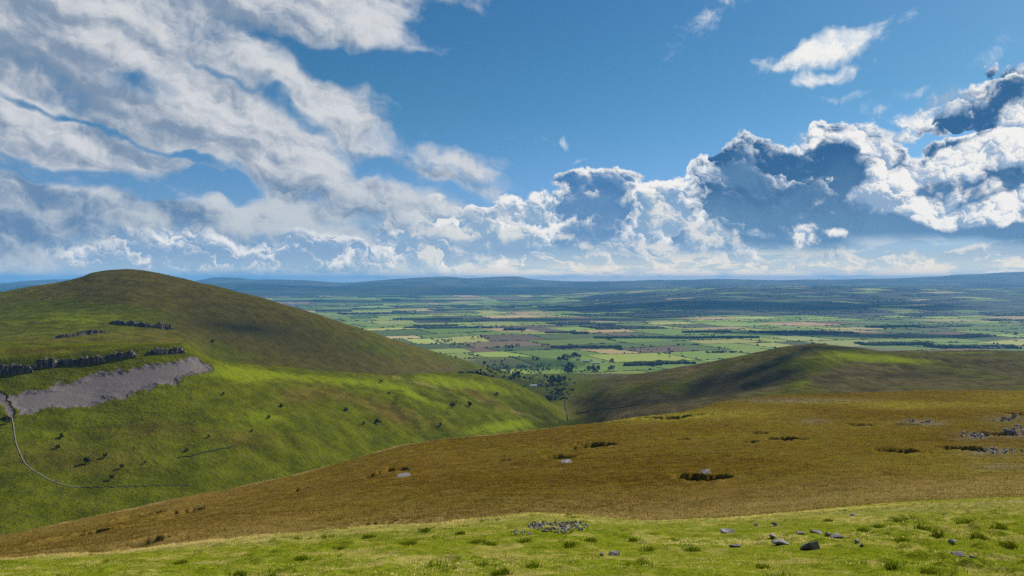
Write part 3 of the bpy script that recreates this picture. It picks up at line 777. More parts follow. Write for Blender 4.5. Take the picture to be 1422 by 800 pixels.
# ------------------------------------------------------------------ sheets of land as mesh objects
def grid_mesh(name, X, Y, Z, mat, attrs=None, smooth=True):
    nr, nc = X.shape
    me = bpy.data.meshes.new(name)
    co = np.stack([X, Y, Z], -1).reshape(-1, 3).astype(np.float32)
    idx = np.arange(nr * nc).reshape(nr, nc)
    f = np.stack([idx[:-1, :-1], idx[:-1, 1:], idx[1:, 1:], idx[1:, :-1]], -1).reshape(-1, 4)
    return arr_mesh(name, co, f, mat, attrs, smooth)
def arr_mesh(name, co, f, mat, attrs=None, smooth=True):
    """mesh object from arrays; f is (n,3) or (n,4)"""
    me = bpy.data.meshes.new(name)
    co = np.ascontiguousarray(co, np.float32); f = np.ascontiguousarray(f, np.int32)
    k = f.shape[1]
    me.vertices.add(len(co)); me.vertices.foreach_set('co', co.ravel())
    me.loops.add(f.size); me.loops.foreach_set('vertex_index', f.ravel())
    me.polygons.add(len(f)); me.polygons.foreach_set('loop_start', np.arange(0, f.size, k, dtype=np.int32))
    try:
        me.polygons.foreach_set('loop_total', np.full(len(f), k, np.int32))
    except Exception:
        pass
    me.update(calc_edges=True)
    me.polygons.foreach_set('use_smooth', np.full(len(f), smooth, bool))
    for kx, v in (attrs or {}).items():
        v = np.asarray(v, np.float32)
        if v.ndim == 2 and v.shape[-1] == 3 and len(v) == len(co):
            at = me.attributes.new(kx, 'FLOAT_COLOR', 'POINT')
            at.data.foreach_set('color', np.concatenate([v, np.ones((len(v), 1), np.float32)], 1).ravel())
        else:
            at = me.attributes.new(kx, 'FLOAT', 'POINT')
            at.data.foreach_set('value', v.ravel())
    if mat is not None:
        for mm in (mat if isinstance(mat, (list, tuple)) else [mat]):
            me.materials.append(mm)
    o = bpy.data.objects.new(name, me)
    COL.objects.link(o)
    return o
def tag(o, label=None, cat=None, group=None, kind=None):
    if label: o['label'] = label
    if cat: o['category'] = cat
    if group: o['group'] = group
    if kind: o['kind'] = kind
    return o
def sheet(name, s0, s1, c0, c1, mat, label, keys):
    r = np.where((seg >= s0 - 1e-6) & (seg <= s1 + 1e-6))[0]
    c = np.where((cols >= c0) & (cols <= c1))[0]
    sl_ = np.ix_(r, c)
    o = grid_mesh(name, Xr[sl_], Yr[sl_], Zr[sl_], mat, {k: A[k][sl_].ravel() for k in keys})
    return tag(o, label, 'land', None, 'structure')
sheet('ground', 0, 3, -999, 2999, M_GRASS, 'bright green rough grass slope in front, down to its pale brow', ['straw'])
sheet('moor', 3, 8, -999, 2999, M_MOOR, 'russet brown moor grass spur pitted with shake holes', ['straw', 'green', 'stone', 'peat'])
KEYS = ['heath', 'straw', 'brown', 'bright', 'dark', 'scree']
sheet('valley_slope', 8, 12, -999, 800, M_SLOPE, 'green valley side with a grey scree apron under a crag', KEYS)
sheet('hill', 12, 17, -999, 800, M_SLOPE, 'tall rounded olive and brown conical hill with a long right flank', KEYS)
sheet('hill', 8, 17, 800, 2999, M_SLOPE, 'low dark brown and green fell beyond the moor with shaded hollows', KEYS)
# the same slope goes on under and behind the camera
bx = np.linspace(-60, 60, 61); by = np.linspace(-60, 2.0, 32)
BX, BY = np.meshgrid(bx, by)
BZ = -1.7 - 0.02 * (BY - 2.0) * (BY < 2)
BZ = -1.72 + 0.10 * (2.0 - BY) * 0.6 - 0.0006 * BX ** 2 * 0
tag(grid_mesh('ground', BX, BY, BZ, M_GRASS, {'straw': np.zeros(BX.size)}), 'green grass slope underfoot and behind the viewpoint', 'land', None, 'structure')
# ------------------------------------------------------------------ the plain, its fields, and the far hills
def zplain(X, Y):
    px = HX + F * X / np.maximum(Y, 1.0)
    z = -434.0 + 15.0 * fbm(X, Y, 2100.0, 3, 0.5, 3.7) * sstep(Y, 3700, 5200)
    z = z + 235.0 * sstep(Y, 8600, 17500) * sstep(px, 740, 1020) * (1 + 0.25 * fbm(X, Y, 5000.0, 2, 0.5, 1.1))
    z = z + 110.0 * sstep(Y, 13000, 23000) * (1 - sstep(px, 740, 1020)) * (1 + 0.3 * fbm(X, Y, 4000.0, 2, 0.5, 8.1))
    return z
def zp1(x, y):
    return float(zplain(np.array([x * 1.0]), np.array([y * 1.0]))[0])
def plain_hit(px, py):
    Y = 432.0 * F / max(py - HY, 8.0)
    for _ in range(12):
        z = zp1(Y * (px - HX) / F, Y)
        Y = 0.5 * Y + 0.5 * (-z) * F / max(py - HY, 6.0)
    x = Y * (px - HX) / F
    return x, Y, zp1(x, Y)

def field_mat():
    m, n = new_mat('farm_fields')
    p = pos(n)
    a = n.noise(p, 0.004, 4, 0.6); b = n.noise(p, 0.03, 4, 0.6)
    at = n.new('ShaderNodeAttribute', attribute_name='crop')
    c = E(n, at.outputs['Color'])
    c = n.mix(0.35, c, n.mix(a, (0.6, 0.6, 0.6), (1.4, 1.4, 1.4)), 'MULTIPLY', False)
    c = n.mix(n.step(b, 0.55, 0.8) * 0.35, c, (0.06, 0.07, 0.02))
    return finish(m, n, c, 0.95, 0.05)
M_FIELD = field_mat()
CROPS = [((.090, .155, .022), 26), ((.135, .205, .032), 22), ((.058, .105, .020), 18), ((.190, .235, .055), 10), ((.240, .220, .095), 6), ((.235, .195, .105), 3), ((.082, .074, .045), 6), ((.042, .064, .020), 10)]
CW = np.array([c[1] for c in CROPS], float); CW /= CW.sum()
CC = np.array([c[0] for c in CROPS])
def warp_xy(x, y):
    x, y = grid_xy(x, y)
    return x + 130 * fbm(x, y, 1500.0, 2, 0.5, 4.2), y + 200 * fbm(x, y, 1300.0, 2, 0.5, 6.6) * sstep(y, 3500, 4300)
cells = []
GR = radians(21.0)                      # the field grid lies askew to the view
def grid_xy(gx_, gy_):
    return gx_ * math.cos(GR) - (gy_ - 9000) * math.sin(GR), 9000 + gx_ * math.sin(GR) + (gy_ - 9000) * math.cos(GR)
yj = -6000.0
while yj < 33000:
    ym = max(yj, 3600)
    dy = (230 + ym * 0.022) * rng.uniform(0.65, 1.45)
    x = -26000.0 + rng.uniform(0, 300)
    while x < 26000:
        wy = grid_xy(x, yj)[1]
        dx = (210 + max(min(wy, 24000), 3600) * 0.020) * rng.uniform(0.5, 1.8)
        cx_, cy__ = grid_xy(x + dx / 2, yj + dy / 2)
        if 3250 < cy__ < 24500 and abs(cx_) < 0.85 * cy__ + 500: cells.append((x, yj, dx, dy))
        x += dx
    yj += dy
cells = np.array(cells)
nC = len(cells)
cxs, cys = grid_xy(cells[:, 0] + cells[:, 2] / 2, cells[:, 1] + cells[:, 3] / 2)
regs = fbm(cxs, cys, 2600.0, 3, 0.55, 2.9)
s5 = np.linspace(0, 1, 5)
U5, V5 = [a.ravel()[None] for a in np.meshgrid(s5, s5)]
gx, gy = warp_xy(cells[:, :1] + cells[:, 2:3] * U5, cells[:, 1:2] + cells[:, 3:4] * V5)
fv = np.stack([gx, gy, zplain(gx, gy)], -1).reshape(-1, 3)
i5 = np.arange(25).reshape(5, 5)
q5 = np.stack([i5[:-1, :-1], i5[:-1, 1:], i5[1:, 1:], i5[1:, :-1]], -1).reshape(-1, 4)
ff = (q5[None] + (np.arange(nC) * 25)[:, None, None]).reshape(-1, 4)
t7 = np.linspace(0, 1, 7)[None]
ehx, ehy = warp_xy(cells[:, :1] + cells[:, 2:3] * t7, cells[:, 1:2] + 0 * t7)
evx, evy = warp_xy(cells[:, :1] + 0 * t7, cells[:, 1:2] + cells[:, 3:4] * t7)
edges, woods, fc = [], [], []
for j in range(nC):
    x, yj, dx, dy = cells[j]
    cx, cyy, reg = cxs[j], cys[j], regs[j]
    pxm = HX + F * cx / cyy
    k = rng.choice(len(CROPS), p=CW)
    if reg < -0.33: k = rng.choice([6, 7, 4, 2])
    # heath across the middle of the plain
    if 640 < pxm < 960 and 4900 < cyy < 5500: k = rng.choice([6, 6, 6, 7, 2])
    if 560 < pxm < 900 and 6300 < cyy < 7300: k = rng.choice([6, 6, 4, 1, 0])
    if cyy < 4700: k = rng.choice([0, 1, 3, 1, 0, 1])
    col_ = CC[k] * np.array([1.34, 1.12, 1.1]) * rng.uniform(0.8, 1.25) * np.array([rng.uniform(.92, 1.08), 1, rng.uniform(.9, 1.1)])
    wood_p = 0.05 + 0.24 * (reg > 0.22) + 0.08 * float(sstep(np.array(cyy), 6500, 11000))
    if pxm > 800 and cyy > 9300:
        wood_p = 0.5 if cyy < 16500 else 0.2
        if rng.random() < 0.72 and cyy < 16800: col_ = np.array([.046, .052, .030]) * rng.uniform(.8, 1.25)  # dark moor and wood tone, with cloud shade on the rise painted in
    if pxm > 1150 and 4600 < cyy < 6000: wood_p = 0.5
    if cyy < 5600 and 540 < pxm < 1010: wood_p = 0.0
    fc.append(np.tile(col_, (25, 1)))
    if cyy > 3900 and rng.random() < wood_p:
        sub = rng.random()
        v0, v1 = (0, 1) if sub < 0.3 else ((0, rng.uniform(.2, .5)) if sub < 0.75 else (rng.uniform(.4, .7), 1))
        woods.append((x, yj, dx, dy, v0, v1))
    if cyy > 3600:
        if rng.random() < 0.84: edges.append(np.stack([ehx[j], ehy[j]], -1))
        if rng.random() < 0.78: edges.append(np.stack([evx[j], evy[j]], -1))
o = arr_mesh('fields', fv, ff, M_FIELD, {'crop': np.concatenate(fc)}, False)
tag(o, 'patchwork of green and tan farm fields across the wide plain', 'fields', None, 'structure')
# base sheet of the plain, just under the fields, out to the far hills and beyond
gy_ = np.exp(np.linspace(np.log(3000), np.log(60000), 70)); gu = np.linspace(-1.4, 1.4, 90)
GY, GU = np.meshgrid(gy_, gu, indexing='ij'); GX = GY * GU
tag(grid_mesh('plain', GX, GY, zplain(GX, GY) - 3.0 - 60 * sstep(GY, 22000, 30000), M_FIELD, {'crop': np.tile(np.array([.07, .11, .03]), (GX.size, 1))}), 'grassy base of the wide plain', 'land', None, 'structure')

# far hills on the skyline
def fell_mat(name, c0, c1):
    m, n = new_mat(name)
    p = pos(n)
    a = n.noise(p, 0.0006, 6, 0.6); b = n.noise(n.mapping(p, (0, 0, 0), (0, 0, 0), (1, .4, .4)), 0.002, 5, 0.65)
    g = n.mix(n.step(a + (b - 0.5) * 0.6, 0.38, 0.66), c0, c1)
    return finish(m, n, g, 0.95, 0.05)
M_FELL = fell_mat('far_fell', (.030, .038, .020), (.095, .095, .050))
M_FOOT = fell_mat('dark_foothill', (.010, .016, .009), (.048, .056, .026))  # front range darker, rear paler: haze of distance put into the colour
def far_range(name, crest, Y0, Yc, Y1, py0, label, seed, amp):
    px = np.arange(-420, 1861, 3.0)
    cy_ = pchip([c[0] for c in crest], [c[1] for c in crest], px)
    cy_ = cy_ - .35 * (np.mean(cy_) - cy_) * (np.abs(px - 711) < 2000) * 0.8 + 1.0 * fbm(px, px * 0 + seed, 90.0, 3, .5, seed)
    t = np.linspace(0, 1, 46)[:, None]
    Y = Y0 * (Yc / Y0) ** t + 0 * px[None, :]
    z0 = -445.0; zc = -(cy_ - HY) / F * Yc
    Z = z0 + (zc[None, :] - z0) * (0.75 * t ** 1.1 + 0.25 * t ** 3)
    X = Y * (px[None, :] - HX) / F
    w = np.sin(np.pi * np.clip(t, 0, 1)) ** 0.7
    Z = Z + amp * w * (ridged(X, Y, 4200.0, 3, seed) - 0.35) + amp * 0.45 * w * ridged(X, Y, 1600.0, 3, seed + 3)
    tb = np.linspace(0.04, 1, 12)[:, None]
    Yb = Yc + (Y1 - Yc) * tb + 0 * px[None, :]
    Zb = Z[-1][None, :] * (1 - tb) + (-450.0) * tb
    Xb = Yb * (px[None, :] - HX) / F
    o = grid_mesh(name, np.vstack([X, Xb]), np.vstack([Y, Yb]), np.vstack([Z, Zb]), M_FOOT if Y0 < 19000 else M_FELL)
    return tag(o, label, 'hills', None, 'structure')
far_range('hills', [(-420, 392), (0, 391.5), (45, 389), (100, 388), (180, 390), (250, 391), (285, 387), (300, 385.3), (330, 385.6), (350, 387.5), (420, 388), (450, 390), (480, 391.5), (530, 388.5), (560, 386.5), (620, 385), (650, 386.2),
                    (690, 385.2), (712, 384.6), (740, 387.6), (800, 390), (860, 389.6), (920, 388), (960, 388.2), (1000, 387.6), (1040, 388.6), (1080, 389.2), (1120, 388.2), (1160, 388.4), (1200, 387), (1240, 386.4), (1300, 385),
                    (1330, 383), (1360, 382), (1390, 380.5), (1422, 379.5), (1600, 377), (1860, 380)], 20500, 27500, 40000, 402.5, 'blue line of far fells along the skyline', 2.0, 70.0)
far_range('hills', [(-420, 397), (0, 396), (200, 396), (330, 394), (450, 397.5), (600, 396.5), (680, 398.5), (760, 398), (830, 400), (900, 399.2), (1000, 399), (1100, 400.5), (1200, 398), (1300, 396.5), (1422, 394), (1860, 393)],
          17500, 20500, 23000, 406.0, 'dark blue lower foothills in front of the far fells', 7.0, 26.0)

# ------------------------------------------------------------------ trees and woods
def leaf_mat(name, c0, c1, sc):
    m, n = new_mat(name)
    p = pos(n)
    a = n.noise(p, sc, 3, 0.6)
    return finish(m, n, n.mix(n.step(a, 0.35, 0.65), c0, c1), 0.8, 0.1)
M_LEAF = leaf_mat('tree_leaves', (.014, .024, .006), (.045, .068, .016), 0.25)
M_CONIFER = leaf_mat('conifer_needles', (.010, .018, .007), (.026, .040, .014), 0.12)
M_HEDGE = leaf_mat('hedge_leaves', (.018, .030, .009), (.045, .062, .018), 0.05)
M_SHRUB = leaf_mat('shrub_leaves', (.010, .016, .005), (.034, .046, .012), 0.8)
def bark():
    m, n = new_mat('bark')
    return finish(m, n, n.mix(n.noise(pos(n), 3.0, 4, 0.6), (.045, .036, .026), (.11, .09, .07)), 0.9, 0.1)
M_BARK = bark()

def edge_wood(runs, h0, h1, width, treeh):
    """hedgerows: an uneven tent of foliage along each run"""
    R_ = np.array(runs)
    R_ = R_[np.abs(R_[:, :, 0].mean(1)) < 0.85 * R_[:, :, 1].mean(1)]
    n = len(R_); M = 19
    t = np.linspace(0, 6, M); i0 = np.clip(t.astype(int), 0, 5); f = (t - i0)[None]
    x = R_[:, i0, 0] * (1 - f) + R_[:, i0 + 1, 0] * f; y = R_[:, i0, 1] * (1 - f) + R_[:, i0 + 1, 1] * f
    z = zplain(x, y)
    tx, ty = np.gradient(x, axis=1), np.gradient(y, axis=1)
    L = np.hypot(tx, ty) + 1e-6
    nx, ny = -ty / L, tx / L
    w = width * rng.uniform(.6, 1.2, (n, M)); h = rng.uniform(h0, h1, (n, M))
    tall = rng.random((n, M)) < 0.16
    h = np.where(tall, h + rng.uniform(.3, 1, (n, M)) * treeh, h); w = np.where(tall, w * 1.6, w)
    h = np.where(rng.random((n, M)) < 0.12, 0.3, h)
    a = np.stack([x + nx * w, y + ny * w, z - .5], -1); b = np.stack([x + nx * w * .5, y + ny * w * .5, z + h], -1)
    c = np.stack([x - nx * w * .5, y - ny * w * .5, z + h * rng.uniform(.85, 1.1, (n, M))], -1); d = np.stack([x - nx * w, y - ny * w, z - .5], -1)
    V = np.stack([a, b, c, d], 2).reshape(-1, 3)
    i = ((np.arange(n) * M * 4)[:, None] + np.arange(M - 1)[None] * 4).ravel()
    Q = np.concatenate([np.stack([i + k, i + k + 1, i + k + 5, i + k + 4], -1) for k in range(3)])
    return V, Q
V, Q = edge_wood(edges, 1.2, 3.0, 2.0, 8.0)
tag(arr_mesh('hedgerows', V, Q, M_HEDGE, None, False), 'dark hedgerows and hedge trees dividing the farm fields', 'hedgerows', None, 'stuff')

def ico(r=1.0):
    t = (1 + 5 ** .5) / 2
    v = np.array([[-1, t, 0], [1, t, 0], [-1, -t, 0], [1, -t, 0], [0, -1, t], [0, 1, t], [0, -1, -t], [0, 1, -t], [t, 0, -1], [t, 0, 1], [-t, 0, -1], [-t, 0, 1]], float)
    v /= np.linalg.norm(v[0])
    f = np.array([[0, 11, 5], [0, 5, 1], [0, 1, 7], [0, 7, 10], [0, 10, 11], [1, 5, 9], [5, 11, 4], [11, 10, 2], [10, 7, 6], [7, 1, 8], [3, 9, 4], [3, 4, 2], [3, 2, 6], [3, 6, 8], [3, 8, 9], [4, 9, 5], [2, 4, 11], [6, 2, 10], [8, 6, 7], [9, 8, 1]])
    return v * r, f
ICV, ICF = ico()
def lumps(P, R, H, jit=0.35):
    """many rough crowns at P (n,3) with half-width R and height H"""
    n = len(P)
    v = ICV[None] * (1 + rng.uniform(-jit, jit, (n, 12, 1)))
    v = v * np.stack([R, R, H / 2], -1)[:, None, :]
    v = v + (P + np.stack([0 * R, 0 * R, H / 2], -1))[:, None, :]
    f = ICF[None] + (np.arange(n) * 12)[:, None, None]
    return v.reshape(-1, 3), f.reshape(-1, 3)
def cones(P, R, H):
    n = len(P); k = 6
    a = np.arange(k) / k * 2 * np.pi
    ring = np.stack([np.cos(a), np.sin(a), 0 * a], -1)
    v = np.concatenate([ring * 1.0 + [0, 0, .05], ring * .62 + [0, 0, .45], [[0, 0, 1.0]]])
    v = np.tile(v[None], (n, 1, 1)) * (1 + rng.uniform(-.2, .2, (n, len(v), 1)))
    v = v * np.stack([R, R, H], -1)[:, None, :] + P[:, None, :]
    f = []
    for i in range(k):
        j = (i + 1) % k
        f += [[i, j, k + j], [i, k + j, k + i], [k + i, k + j, 2 * k]]
    f = np.array(f)[None] + (np.arange(n) * (2 * k + 1))[:, None, None]
    return v.reshape(-1, 3), f.reshape(-1, 3)
# far woods: uneven canopy filling wooded corners
P = []
for (x, y, dx, dy, v0, v1) in woods:
    if abs(x) > 0.8 * y: continue
    sp_ = 13 + y * 0.0016
    nx_, ny_ = max(2, int(dx / sp_)), max(2, int(dy * (v1 - v0) / (sp_ * 1.3)))
    nx_, ny_ = min(nx_, 30), min(ny_, 12)
    uu, vv = np.meshgrid((np.arange(nx_) + .5) / nx_, v0 + (v1 - v0) * (np.arange(ny_) + .5) / ny_)
    gx, gy = warp_xy(x + dx * uu.ravel() + rng.uniform(-.4, .4, uu.size) * dx / nx_, y + dy * vv.ravel() + rng.uniform(-.4, .4, uu.size) * dy * (v1 - v0) / ny_)
    P.append(np.stack([gx, gy, zplain(gx, gy), np.full(gx.shape, dx / nx_)], -1))
P = np.concatenate(P)
R = P[:, 3] * rng.uniform(.6, .95, len(P)); H = rng.uniform(9, 18, len(P))
V, Q = lumps(P[:, :3] - [0, 0, 2], R, H)
tag(arr_mesh('woodland', V, Q, M_CONIFER, None, False), 'scattered dark woods far out on the plain', 'woodland', None, 'stuff')
print('woods', len(P), 'edges', len(edges), 'fields', len(fv))
# scattered hedgerow trees, all beyond the nearest few hundred
near_edges = [e for e in edges if e[:, 1].mean() < 10500 and abs(e[:, 0].mean()) < .75 * e[:, 1].mean()]
P = []
for e in near_edges:
    m_ = rng.integers(0, 5)
    t = rng.uniform(0, 6, m_)
    x = np.interp(t, np.arange(7), e[:, 0]); y = np.interp(t, np.arange(7), e[:, 1])
    for a, b in zip(x, y): P.append((a, b))
P = np.array(P); P = P[P[:, 1] > 4300]
z = zplain(P[:, 0], P[:, 1])
B3 = np.stack([P[:, 0], P[:, 1], z], -1)
R = rng.uniform(3.5, 6.5, len(P)); H = rng.uniform(7, 14, len(P))
v1_, f1_ = lumps(B3, R, H); v2_, f2_ = lumps(B3 + np.stack([R * .5, R * .2, 1.5 + 0 * R], -1), R * .7, H * .75)
tag(arr_mesh('hedgerow_trees', np.concatenate([v1_, v2_]), np.concatenate([f1_, f2_ + len(v1_)]), M_LEAF, None, False), 'dots of hedgerow trees all over the plain', 'trees', None, 'stuff')

# plantations and belts one can point at: (px0, px1, row of the foot, depth m, height m, conifer?, label)
BELTS = [(765, 864, 483.5, 45, 17, 1, 'long dark conifer strip lying across the brown heath'),
         (867, 920, 508, 60, 14, 0, 'dark tree belt right of the farm at the valley mouth'),
         (880, 968, 506, 50, 13, 0, 'dense wood at the foot of the fell right of the farm'),
         (700, 729, 459, 120, 18, 0, 'rounded copse left of the thin plantation strip'),
         (757, 797, 462.5, 50, 15, 1, 'thin plantation strip beside the rounded copse'),
         (796, 818, 464, 80, 18, 1, 'short blocky plantation at the end of the thin strip'),
         (825, 925, 470, 60, 14, 0, 'straggling tree belt beyond the brown heath'),
         (915, 1056, 470, 70, 16, 1, 'very long dark belt above the fell skyline'),
         (562, 684, 456, 70, 15, 0, 'broken tree belt running out from the conical hill flank'),
         (949, 1018, 462, 80, 16, 1, 'dark strip wood in pale green fields'),
         (1048, 1192, 463, 160, 17, 1, 'big dark wood between the sunlit fields'),
         (981, 1032, 490, 30, 12, 0, 'low thicket strip in the bright field by the fell'),
         (1200, 1300, 480, 160, 16, 0, 'blue dark woodland behind the right-hand fell'),
         (1300, 1422, 484, 150, 16, 0, 'blue dark woodland at the far right behind the fell'),
         (545, 642, 444, 90, 16, 1, 'dark plantation strip left in the middle distance'),
         (1210, 1290, 455, 160, 16, 1, 'dark wooded rise beyond the right-hand fell')]
for (p0, p1, py, dep, hh, con, label) in BELTS:
    xa, Y, z0 = plain_hit((p0 + p1) / 2, py)
    w = (p1 - p0) / F * Y
    n_ = int(max(30, min(900, w * dep / 50)))
    x = xa + rng.uniform(-.5, .5, n_) * w; y = Y + rng.uniform(0, 1, n_) * dep + 14 * np.sin((x - xa) / 90.0)
    keep = perlin(x / 60.0, y / 60.0 + py) > (-.6 if con else -.22)
    x, y = x[keep], y[keep]
    P = np.stack([x, y, zplain(x, y) - 1], -1)
    H = hh * rng.uniform(.7, 1.15, len(P)); R = H * (rng.uniform(.22, .34, len(P)) if con else rng.uniform(.3, .5, len(P)))
    V, Q = cones(P, R * 1.3, H) if con else lumps(P, R, H)
    tag(arr_mesh('plantation' if con else 'tree_belt', V, Q, M_CONIFER if con else M_LEAF, None, False), label, 'wood', None, 'stuff')

def tree_proto(seed, hgt, rad, nclump=10, leaves=22):
    """crown of leaf clumps and a forked tapering trunk, as two meshes"""
    r = np.random.default_rng(seed)
    V, T = [], []
    n = 0
    for i in range(nclump):
        th = r.uniform(0, 2 * np.pi); q = r.uniform(0, 1) ** .5
        zc = r.uniform(.36, .92)
        rr = rad * math.sin(math.pi * (.12 + .80 * (zc - .28) / .72)) * .8
        c = np.array([math.cos(th) * rr * q, math.sin(th) * rr * q, hgt * zc])
        s = rad * r.uniform(.30, .48)
        d = r.normal(size=(leaves, 3)); d /= np.linalg.norm(d, axis=1)[:, None]
        pc = c + d * s * r.uniform(.55, 1.05, (leaves, 1)) * [1, 1, .8]
        a = r.normal(size=(leaves, 3)); a /= np.linalg.norm(a, axis=1)[:, None]
        b = np.cross(a, d); b /= np.linalg.norm(b, axis=1)[:, None] + 1e-6
        L = s * r.uniform(.38, .62, (leaves, 1))
        q4 = np.stack([pc - a * L, pc - b * L * .7, pc + a * L, pc + b * L * .7], 1)
        V.append(q4.reshape(-1, 3)); T.append(np.arange(leaves * 4).reshape(-1, 4) + n); n += leaves * 4
    cv, cf = np.concatenate(V), np.concatenate(T)
    tv, tf = [], []
    def limb(p, q, r0, r1):
        k = 6; base = len(tv)
        d = np.array(q) - np.array(p); d = d / np.linalg.norm(d)
        a = np.cross(d, [.3, .9, .1]); a /= np.linalg.norm(a); b = np.cross(d, a)
        for (c, rr) in ((p, r0), (q, r1)):
            for j in range(k):
                t = 2 * math.pi * j / k
                tv.append(np.array(c) + (a * math.cos(t) + b * math.sin(t)) * rr)
        for j in range(k):
            tf.append([base + j, base + (j + 1) % k, base + k + (j + 1) % k, base + k + j])
    limb((0, 0, -.6), (0, 0, hgt * .42), hgt * .035, hgt * .024)
    for j in range(4):
        th = j * 1.6 + r.uniform(0, 1)
        limb((0, 0, hgt * (.32 + .03 * j)), (math.cos(th) * rad * .5, math.sin(th) * rad * .5, hgt * r.uniform(.6, .78)), hgt * .017, hgt * .006)
    return cv, cf, np.array(tv), np.array(tf)
def two_part(name, cv, cf, tv, tf, leafm, part='trunk', part2='crown'):
    root = bpy.data.objects.new(name, None); root.empty_display_size = .5
    COL.objects.link(root)
    a = arr_mesh(part, tv, tf, M_BARK, None, True); b = arr_mesh(part2, cv, cf, leafm, None, False)
    a.parent = root; b.parent = root
    return root
def dup(root, loc, rz, sc, name=None):
    r = root.copy(); COL.objects.link(r)
    r.location = loc; r.rotation_euler = (0, 0, rz); r.scale = (sc, sc, sc)
    for ch in root.children:
        c = ch.copy(); COL.objects.link(c); c.parent = r
    return r
TREES = [two_part('tree', *tree_proto(s, 10.0, rd), M_LEAF) for s, rd in ((1, 3.9), (2, 4.6), (3, 3.4), (4, 4.2))]
used = [False] * 4
def put_tree(x, y, z, s, label, group):
    k = random.randrange(4)
    if not used[k]:
        t = TREES[k]; used[k] = True
        t.location = (x, y, z); t.rotation_euler = (0, 0, random.uniform(0, 6.28)); t.scale = (s, s, s)
    else:
        t = dup(TREES[k], (x, y, z), random.uniform(0, 6.28), s)
    tag(t, label, 'tree', group)
def land_hit(px, py):
    x, y, z, i, c = visible_hit(px, py, 11.0, 17.0)
    if seg[i] > 16.6 or HY - F * Zr[i, c] / Yr[i, c] > py + .3:
        return plain_hit(px, py)
    return x, y, z
# clusters: (px, py, spread x, spread y, how many, size, label, group)
TC = [(772, 530, 14, 5, 26, 1.0, 'dark broadleaf tree crowded into the beck gully below the farm', 'trees in the beck gully'),
      (752, 512, 22, 6, 26, .75, 'small dark tree scattered over the shaded bank left of the beck', 'trees on the shaded bank'),
      (792, 515, 10, 5, 20, 1.2, 'dark broadleaf tree in the thick clump below the farm', 'trees in the clump below the farm'),
      (783, 500, 8, 3, 16, 1.25, 'tall dark tree sheltering the left side of the farm', 'trees left of the farm'),
      (799, 496, 8, 2, 12, 1.2, 'tall dark tree behind the farm roofs', 'trees behind the farm'),
      (822, 514, 12, 2.5, 18, 1.0, 'round tree in the row in front of the farm', 'trees in front of the farm'),
      (850, 513, 8, 2, 8, .9, 'round tree in the field right of the farm', 'trees in the field right of the farm'),
      (850, 503, 4, 1, 4, 1.1, 'tree standing beside the right end of the farm', 'trees at the right end of the farm'),
      (745, 501, 6, 1.5, 8, 1.0, 'round tree of the small clump on the grassy knoll', 'trees on the grassy knoll'),
      (716, 524, 10, 4, 14, .8, 'small dark tree on the heathy bank behind the green shoulder', 'trees on the heathy bank'),
      (705, 514, 30, 6, 22, .6, 'scrubby little tree dotted over the heathy bank', 'scrub trees on the heathy bank'),
      (763, 556, 8, 4, 12, .55, 'small bushy tree beside the beck at the shoulder end', 'trees beside the beck'),
      (691, 484, 5, 1, 6, 1.1, 'tree of the left pair of clumps in the pale green fields', 'trees in the pale green fields'),
      (708, 484, 8, 1.2, 9, 1.1, 'tree in the clump below the rounded copse', 'trees below the rounded copse'),
      (720, 482, 4, 1, 4, 1.1, 'tree at the right end of the clump below the copse', 'trees at the clump end'),
      (618, 475, 14, 2, 12, 1.0, 'hedgerow tree just off the conical hill flank', 'hedgerow trees off the hill flank'),
      (665, 470, 14, 2, 14, 1.0, 'hedgerow tree in fields off the conical hill', 'trees in fields off the conical hill'),
      (640, 482, 20, 3, 12, .9, 'scattered field tree below the conical hill flank', 'field trees below the hill flank'),
      (900, 490, 60, 8, 16, .9, 'scattered tree in the bright fields before the fell', 'field trees before the fell'),
      (690, 505, 26, 4, 10, .7, 'little tree along the wall at the hill foot', 'trees at the hill foot'),
      (785, 545, 12, 3, 10, .6, 'low bushy tree where the fell meets the beck', 'bushy trees where the fell meets the beck')]
ntree = 0
for (px, py, sx, sy, cnt, sz, label, group) in TC:
    for i in range(cnt):
        a, b = px + random.gauss(0, .5) * sx, py + random.uniform(-1, 1) * sy
        x, y, z = land_hit(a, b)
        put_tree(x, y, z, sz * 1.8 * random.uniform(.7, 1.25), label, group); ntree += 1
# low scrub and thorn filling the valley head between the trees
SP = []
for (px, py, sx, sy, cnt) in [(760, 530, 26, 8, 120), (720, 518, 30, 10, 110), (790, 512, 16, 6, 60), (690, 512, 20, 6, 50), (775, 548, 16, 8, 60), (830, 516, 20, 3, 30), (660, 522, 20, 4, 30)]:
    for i in range(cnt):
        SP.append(land_hit(px + random.gauss(0, .6) * sx, py + random.uniform(-1, 1) * sy))
SP = np.array(SP); SP[:, 2] -= .6
R = rng.uniform(2.0, 5.6, len(SP)); H = R * rng.uniform(.9, 1.7, len(SP))
V, Q = lumps(SP, R, H, .45)
tag(arr_mesh('scrub', V, Q, M_LEAF, None, False), 'dark thorn scrub filling the valley head between the trees', 'scrub', None, 'stuff')
